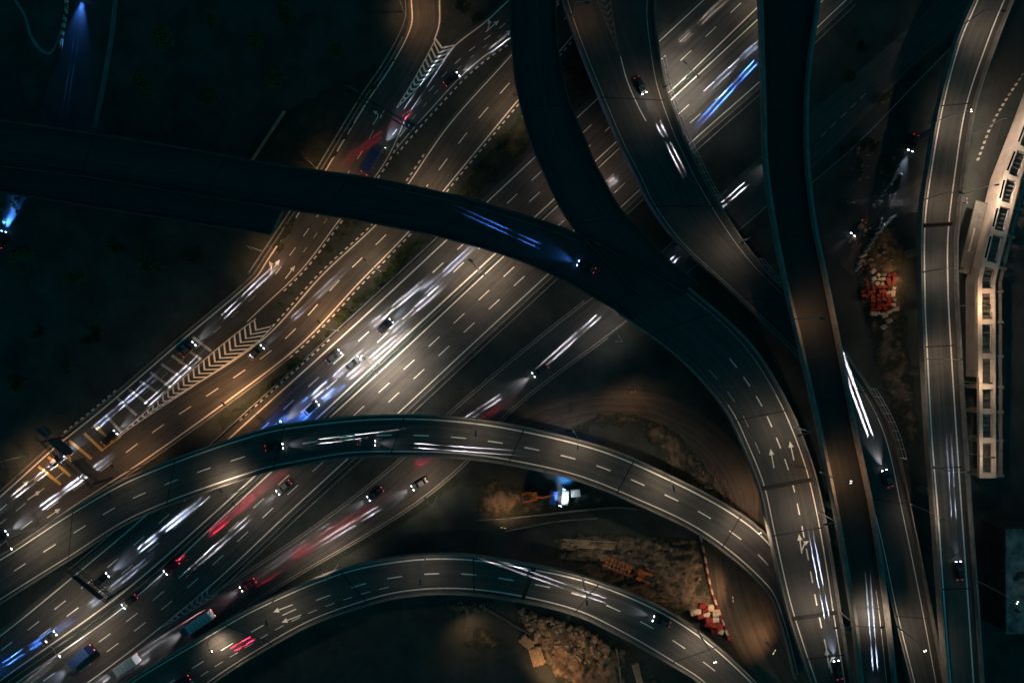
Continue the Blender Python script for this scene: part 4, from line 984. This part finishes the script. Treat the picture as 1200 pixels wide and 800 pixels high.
# the big heap right of the high flyover
for j, y in enumerate(range(322, 372, 5)):
    for i, x in enumerate(range(1010, 1052, 6)):
        u = (x - 1031) / 21; v = (y - 345) / 27
        if (u * .9 + v * .25) ** 2 + (v * .95) ** 2 > 1.0 or (x < 1018 and y > 350) : continue
        white = (x > 1040 and y > 333) or (1018 < x < 1038 and y < 336) or rnd.random() < .1 or (y > 362)
        put(WC if white else RC, 'barrier_block', x + rnd.uniform(-1.2, 1.2), y + rnd.uniform(-1.2, 1.2), 0.35 if rnd.random() < .4 else 0.3, rnd.uniform(-.5, .5),
            'cream plastic barrier block in the heap right of the high flyover' if white else 'red plastic barrier block in the heap right of the high flyover', 'barrier block',
            'cream blocks of the upper heap' if white else 'red blocks of the upper heap').scale = (rnd.uniform(.6, 1.05), rnd.uniform(.6, 1.1), rnd.uniform(.6, 1.2))
for x, y in ((1036, 370), (1041, 376), (1035, 383), (1022, 318), (1049, 362)):
    put(WC, 'barrier_block', x, y, .25, rnd.uniform(0, 1), 'cream plastic barrier block lying loose around the upper heap', 'barrier block', 'loose cream blocks')
# the lower heap beside the track
for x, y, c in ((822, 709, 'r'), (832, 711, 'w'), (817, 715, 'w'), (827, 718, 'w'), (838, 717, 'w'), (820, 720, 'r'), (830, 724, 'r'), (838, 724, 'w'), (834, 730, 'r'), (842, 731, 'r'), (836, 737, 'r'), (843, 738, 'w'), (826, 713, 'r'), (812, 716, 'w'), (829, 730, 'r'), (840, 735, 'r')):
    o = put(WC if c == 'w' else RC, 'barrier_block', x, y, 0.25, rnd.uniform(-.4, .4), 'cream plastic block in the heap at the foot of the striped barrier row' if c == 'w' else 'red plastic block in the heap at the foot of the striped barrier row', 'barrier block', 'cream blocks of the lower heap' if c == 'w' else 'red blocks of the lower heap')
    o.scale = (1.35, 1.35, 1.2)
# striped row along the track
row = spline([(821, 630), (826, 655), (833, 690), (841, 712), (853, 745)], 20)
for i, p in enumerate(row):
    d = row[min(19, i + 1)] - row[max(0, i - 1)]
    put(RB if i % 2 else WB, 'barrier_segment', p[0], p[1], .02, math.atan2(-d.y, d.x), ('red' if i % 2 else 'white') + ' barrier segment in the striped row along the dirt track', 'barrier', ('red' if i % 2 else 'white') + ' segments of the striped row')
row = spline([(78, -6), (79, 10), (76, 28), (72, 55)], 14)
for i, p in enumerate(row):
    d = row[min(13, i + 1)] - row[max(0, i - 1)]
    put(RB if i % 2 else WB, 'barrier_segment', p[0], p[1], .02, math.atan2(-d.y, d.x), ('red' if i % 2 else 'white') + ' barrier segment along the side road at top left', 'barrier', ('red' if i % 2 else 'white') + ' segments by the top left road')
for i, p in enumerate(spline([(1046, 255), (1030, 272), (1018, 289), (1008, 305), (1004, 315)], 10)):
    put(WB, 'barrier_segment', p[0], p[1], .02, .6 + rnd.uniform(-.3, .3), 'pale barrier segment lining the muddy site road', 'barrier', 'pale segments by the site road')
row = spline([(1202, 82), (1178, 118), (1160, 150), (1146, 186), (1144, 190)], 36)
for i, p in enumerate(row[:-1]):
    if i % 2 == 0:
        d = row[i + 1] - p; put(WB, 'barrier_segment', p[0], p[1], .02, math.atan2(-d.y, d.x), 'white kerb barrier beside the service road above the frame building', 'barrier', 'white kerb barriers by the service road').scale = (.34, .8, .6)

def excavator(px, py, az, label, boomlen, lattice):
    t = thing('excavator', label, 'excavator', P(px, py, .5), az)
    for s_ in (-1.15, 1.15):
        tr = MB(); tr.tube((-1.9, s_ - .3, .42), (-1.9, s_ + .3, .42), .42, .42, M['rubber'], 12); tr.tube((1.9, s_ - .3, .42), (1.9, s_ + .3, .42), .42, .42, M['rubber'], 12)
        tr.box((0, s_, .42), (3.8, .58, .82), M['rubber'])
        for k in range(12): tr.box((-1.9 + k * .345, s_, .85), (.14, .62, .06), M['dark_metal'])
        tr.obj('track', t)
    b = MB(); b.box((-.4, 0, 1.5), (3.9, 2.5, 1.1), M['orange'], taper=.94); b.box((-1.3, .0, 2.15), (1.7, 1.5, .3), M['dark_metal']); b.box((-.2, -.8, 2.12), (1.2, .6, .22), M['orange']); b.obj('body', t)
    w = MB(); w.box((-2.6, 0, 1.45), (.7, 2.5, 1.2), M['dark_metal'], taper=.95); w.obj('counterweight', t)
    c = MB(); c.box((1.1, .78, 2.0), (1.5, 1.0, 1.6), M['glass'], taper=.88); c.box((1.05, .78, 2.84), (1.35, .95, .1), M['orange']); c.obj('cab', t)
    bo = MB()
    if lattice:
        x0, x1 = 2.0, 2.0 + boomlen; n = int(boomlen / 1.25); wv = 1.3
        for s_ in (-wv, wv):
            for z in (1.3, 2.3): bo.tube((x0, s_ * .35, z), (x0 + 1.6, s_, z), .08, .08, M['orange'], 6); bo.tube((x0 + 1.6, s_, z), (x1, s_, z), .07, .07, M['orange'], 6)
        for k in range(n):
            a = x0 + 1.6 + (x1 - x0 - 1.6) * k / n; e = x0 + 1.6 + (x1 - x0 - 1.6) * (k + 1) / n
            for z in (1.3, 2.3): bo.tube((a, -wv, z), (a, wv, z), .06, .06, M['orange'], 5); bo.tube((a, -wv if k % 2 else wv, z), (e, wv if k % 2 else -wv, z), .05, .05, M['orange'], 5)
            for y in (-.9, 0, .9): bo.box((a + .3, y, 2.3), (.42, .34, .14), M['timber'])
        bo.obj('lattice_boom', t)
    else:
        bo.tube((1.2, -.3, 1.8), (3.4, -.3, 4.0), .32, .28, M['orange'], 8); bo.tube((3.4, -.3, 4.0), (5.2, -.3, 3.2), .28, .22, M['orange'], 8); bo.obj('boom', t)
        ar = MB(); ar.tube((5.2, -.3, 3.3), (6.0, -.3, 1.0), .22, .16, M['orange'], 8); ar.obj('stick', t)
        bk = MB(); bk.box((6.0, -.3, .5), (.9, 1.2, .9), M['dark_metal'], taper=.7); bk.obj('bucket', t)
    return t
e = excavator(752, 672, math.radians(180 - 22), 'orange crawler machine with lattice boom on the dirt between flyovers', 9.0, True)
e = excavator(622, 580, math.radians(10), 'smaller orange excavator on the dirt under the middle flyover', 4, False)
# lattice piece lies folded: straighten label only; container and welding light beside the small excavator
def container(px, py, z, az, label, mat, size=(6.0, 2.4, 2.5), name='shipping_container', cat='container'):
    t = thing(name, label, cat, P(px, py, z), az)
    b = MB(); L_, w, h = size; b.box((0, 0, h / 2), (L_, w, h), mat)
    k = -L_ / 2 + .3
    while k < L_ / 2 - .2:
        b.box((k, 0, h / 2), (.12, w + .08, h - .3), mat); b.box((k, 0, h + .02), (.12, w - .3, .05), mat); k += .45
    b.obj('body', t)
    d = MB()
    for s_ in (-1, 1): d.box((L_ / 2 + .03, s_ * w * .24, h / 2), (.05, w * .46, h - .25), mat)
    d.obj('door', t); return t
container(662, 582, .3, math.radians(85), 'white site container beside the small orange excavator', M['white_plastic'], (3.6, 1.6, 1.6))
container(674, 577, .3, math.radians(5), 'low white skip at the right end of the small excavator site', M['white_plastic'], (2.4, 1.8, 1.0), 'skip', 'skip')
container(648, 582, .3, math.radians(80), 'short blue container between the small excavator and the white container', M['blue_sheet'], (3.4, 1.8, 1.6))
t = thing('flood_light', 'blue white flood light glaring beside the white site container', 'flood light', P(655, 590, .3), math.radians(70))
a = MB(); a.tube((0, 0, 0), (0, 0, 3.4), .07, .06, M['dark_metal'], 8); a.box((0, 0, .1), (1.0, 1.0, .18), M['dark_metal']); a.obj('mast', t)
a = MB(); a.box((.1, 0, 3.5), (.3, .8, .4), M['dark_metal']); hd = a.obj('lamp_head', t); a = MB(); a.box((.29, 0, 3.5), (.06, .7, .34), M['lens_blue']); a.obj('lens', hd)
spot('lamp_light', t, (.5, 0, 3.5), (.9, 0, -.75), 3500, (.55, .75, 1.0), math.radians(110), .8, .2)
t = thing('flood_light', 'blue flood light behind the small excavator shining at the flyover', 'flood light', P(660, 572, .3), math.radians(80))
a = MB(); a.tube((0, 0, 0), (0, 0, 2.4), .07, .06, M['dark_metal'], 8); a.box((0, 0, .1), (.8, .8, .18), M['dark_metal']); a.obj('mast', t)
a = MB(); a.box((.1, 0, 2.5), (.3, .6, .35), M['dark_metal']); hd = a.obj('lamp_head', t); a = MB(); a.box((.29, 0, 2.5), (.06, .5, .3), M['headlight_blue']); a.obj('lens', hd)
spot('lamp_light', t, (.5, 0, 2.5), (.8, 0, -.6), 8000, (.05, .3, 1.0), math.radians(90), .8, .2)

def timber_stack(px, py, az, label, n, L_, w):
    b = MB()
    for k in range(n):
        for l in range(2): b.box(((k - n / 2) * w * 1.25 + rnd.uniform(-.04, .04), rnd.uniform(-.2, .2), .3 + l * .24), (w, L_ * rnd.uniform(.85, 1), .16), M['timber'], rnd.uniform(-.04, .04))
    for y in (-L_ * .35, L_ * .35): b.box((0, y, .1), (n * w * 1.3, .2, .2), M['timber'])
    o = b.obj('timber_stack'); o.location = P(px, py, .1); o.rotation_euler = (0, 0, az); return tag(o, label, 'timber')
timber_stack(630, 768, .3, 'loose stack of pale boards left of the rubble at the bottom', 9, 5.0, .3)
timber_stack(690, 636, 1.5, 'long timber planks laid across the dirt above the orange machine', 5, 14.0, .35)
timber_stack(748, 790, .25, 'narrow stack of boards near the bottom edge under the bottom flyover', 4, 7.0, .35)
timber_stack(618, 750, .9, 'single short row of boards beside the track under the bottom flyover', 4, 4.0, .5)
barrier_line('site_wall', [(560, 609), (640, 602), (720, 594), (745, 596)], 0.0, 'low concrete wall along the lower side of the small excavator site', 0.9, 0.4, 'concrete')
barrier_line('site_wall', [(592, 622), (650, 611), (700, 607)], 0.0, 'second low wall parallel below the small excavator site', 0.7, 0.35, 'concrete_dark')
barrier_line('site_wall', [(722, 758), (726, 785), (728, 815)], 0.0, 'low wall at the right edge of the rubble ground', 0.9, 0.4, 'concrete')
barrier_line('site_wall', [(568, 712), (600, 730), (632, 750), (650, 775)], 0.0, 'long low wall cutting diagonally past the earth mound', 0.8, 0.4, 'concrete_dark')
barrier_line('retaining_wall', [(335, 131), (322, 150), (306, 175), (294, 192)], 0.0, 'short orange lit retaining wall above the dark viaduct', 1.6, 0.35, 'concrete')
# broken rail on the bottom flyover
# rubble and stones
def rubble(name, poly_px, n, s0, s1, mat, seed, zb=.3):
    rr = random.Random(seed); poly = [P(*p).to_2d() for p in poly_px]; xs = [p.x for p in poly]; ys = [p.y for p in poly]; mb = MB(); k = 0
    while k < n:
        p = Vector((rr.uniform(min(xs), max(xs)), rr.uniform(min(ys), max(ys))))
        if not inside(p, poly): continue
        s_ = s0 + (s1 - s0) * rr.random() ** 5
        ax = Matrix.Rotation(rr.uniform(0, 6.3), 3, 'Z') @ Matrix.Rotation(rr.uniform(-.6, .6), 3, 'X') @ Matrix.Rotation(rr.uniform(-.6, .6), 3, 'Y')
        mb.box((p.x, p.y, zb + s_ * .2), (s_ * rr.uniform(.6, 1.5), s_ * rr.uniform(.5, 1.1), s_ * rr.uniform(.4, .9)), mat, axis=ax, taper=rr.uniform(.55, .95)); k += 1
    return tag(mb.obj(name), kind='stuff')
rubble('rubble', [(606, 712), (640, 722), (690, 738), (720, 765), (700, 780), (655, 765), (620, 745)], 700, .12, 1.8, M['rock'], 1, .5)
rubble('rubble', [(520, 706), (575, 703), (578, 712), (540, 719)], 110, .2, .9, M['rock'], 2)
rubble('rubble', [(650, 630), (810, 635), (830, 690), (760, 690), (660, 655)], 160, .25, 1.4, M['rock'], 3, .6)
rubble('rubble', [(1000, 170), (1060, 185), (1050, 230), (1020, 250), (990, 240)], 120, .15, .9, M['rock'], 4, .1)
rubble('rubble', [(990, 270), (1035, 265), (1040, 310), (1005, 325)], 60, .3, 1.4, M['rock'], 5, .2)
rubble('rubble', [(800, 520), (850, 560), (862, 600), (830, 595)], 70, .2, 1.0, M['rock'], 6, .2)

# ------------------------------------------------------------------ shrubs and trees
def crown_mesh(seed, R_, n, leaf):
    rr = random.Random(seed); mb = MB()
    lobes = [(Vector((rr.uniform(-.6, .6), rr.uniform(-.6, .6), rr.uniform(-.25, .5))) * R_, R_ * rr.uniform(.35, .65)) for _ in range(7)]
    for k in range(n):
        c, r_ = rr.choice(lobes); d = Vector((rr.gauss(0, 1), rr.gauss(0, 1), rr.gauss(0, 1))).normalized(); p = c + d * r_ * rr.random() ** .35
        u = Vector((rr.gauss(0, 1), rr.gauss(0, 1), rr.gauss(0, .6))).normalized(); v = u.orthogonal().normalized(); s_ = leaf * rr.uniform(.6, 1.5)
        mb.face([p - u * s_, p - v * s_ * .5, p + u * s_, p + v * s_ * .5], M['leaf'])
    return mb
SH = []
for k in range(4):
    m = crown_mesh(20 + k, 1.0, 420, .13)
    for i in range(4): m.tube((0, 0, -.9), (math.cos(i * 1.6) * .4, math.sin(i * 1.6) * .4, .1), .05, .02, M['bark'], 5)
    SH.append(m.mesh('shrub'))
TRK = []; CRN = []
for k in range(3):
    m = MB(); m.tube((0, 0, 0), (0, 0, 3.4), .24, .16, M['bark'], 8)
    for i in range(5):
        a = i * 1.26 + k; m.tube((0, 0, 2.2 + .2 * i), (1.3 * math.cos(a), 1.3 * math.sin(a), 4.2), .1, .04, M['bark'], 6)
    TRK.append(m.mesh('trunk')); CRN.append(crown_mesh(40 + k, 2.6, 1500, .22).mesh('crown'))
def shrubs(poly_px, n, label, group, seed, s0=.6, s1=1.5):
    rr = random.Random(seed); poly = [Vector(p) for p in poly_px]; xs = [p.x for p in poly]; ys = [p.y for p in poly]; k = 0; tr = 0
    while k < n and tr < 4000:
        tr += 1; p = Vector((rr.uniform(min(xs), max(xs)), rr.uniform(min(ys), max(ys))))
        if not inside(p, poly): continue
        w = P(p.x, p.y); bad = False
        for g_ in GROUND_ROADS:
            for i in range(0, g_.n):
                if (Vector((w.x, w.y)) - Vector((g_.C[i].x, g_.C[i].y))).length < g_.Wd[i] / 2 + max(g_.offs) + 0.9: bad = True; break
            if bad: break
        if bad: continue
        s_ = rr.uniform(s0, s1); o = link('shrub', rr.choice(SH), None, (w.x, w.y, .75 * s_)); o.scale = (s_, s_, s_ * .9); o.rotation_euler = (0, 0, rr.uniform(0, 6.3)); tag(o, label, 'shrub', group); k += 1
shrubs([(668, 62), (610, 134), (549, 208), (530, 255), (631, 161), (700, 96)], 40, 'dark green shrub on the verge between slip road and motorway above the dark viaduct', 'shrubs of the upper verge', 1)
shrubs([(494, 275), (430, 341), (366, 409), (308, 456), (330, 446), (411, 366), (500, 284)], 44, 'dark green shrub on the verge between slip road and motorway below the dark viaduct', 'shrubs of the lower verge', 2)
shrubs([(405, 262), (432, 265), (330, 370), (318, 365)], 16, 'dark shrub on the kerbed island between the two slip roads', 'shrubs of the kerbed island', 3, .5, 1.0)
shrubs([(520, 150), (560, 100), (600, 60), (590, 90), (500, 190)], 14, 'dark shrub between the slip roads above the dark viaduct', 'shrubs of the upper island', 4, .5, 1.0)
shrubs([(988, 150), (1050, 160), (1060, 195), (1010, 215), (985, 205)], 18, 'dusty shrub beside the building site entrance', 'shrubs at the site entrance', 5, .6, 1.3)
shrubs([(10, 230), (25, 226), (22, 250), (4, 268), (0, 240)], 12, 'blue lit shrub below the viaduct stub at the left edge', 'blue lit shrubs', 6, .5, 1.0)
shrubs([(850, 540), (890, 560), (900, 630), (870, 640), (850, 600)], 14, 'dark shrub at the end of the dirt bend by the arrowed viaduct', 'shrubs by the dirt bend', 7, .7, 1.5)
rr = random.Random(12)
def tree(px, py, label, group, s_=1.0):
    w = P(px, py); t = thing('tree', label, 'tree', w, rr.uniform(0, 6.3), group); t.scale = (s_, s_, s_)
    k = rr.randrange(3); link('trunk', TRK[k], t); c = link('crown', CRN[k], t, (0, 0, 4.8))
for x, y in ((40, 300), (95, 330), (150, 300), (60, 380), (120, 385), (200, 320), (230, 300), (30, 440), (90, 430), (250, 120), (210, 60), (300, 60), (350, 30), (400, 60), (330, 100), (180, 110), (260, 30)):
    tree(x + rr.uniform(-8, 8), y + rr.uniform(-8, 8), 'dark tree in the black field left of the slip roads', 'trees in the dark fields', rr.uniform(.8, 1.25))
for x, y in ((560, 30), (545, 15), (1005, 60), (990, 95), (1030, 120)):
    tree(x, y, 'dark tree on the unlit ground near the top edge', 'trees near the top edge', rr.uniform(.6, .9))
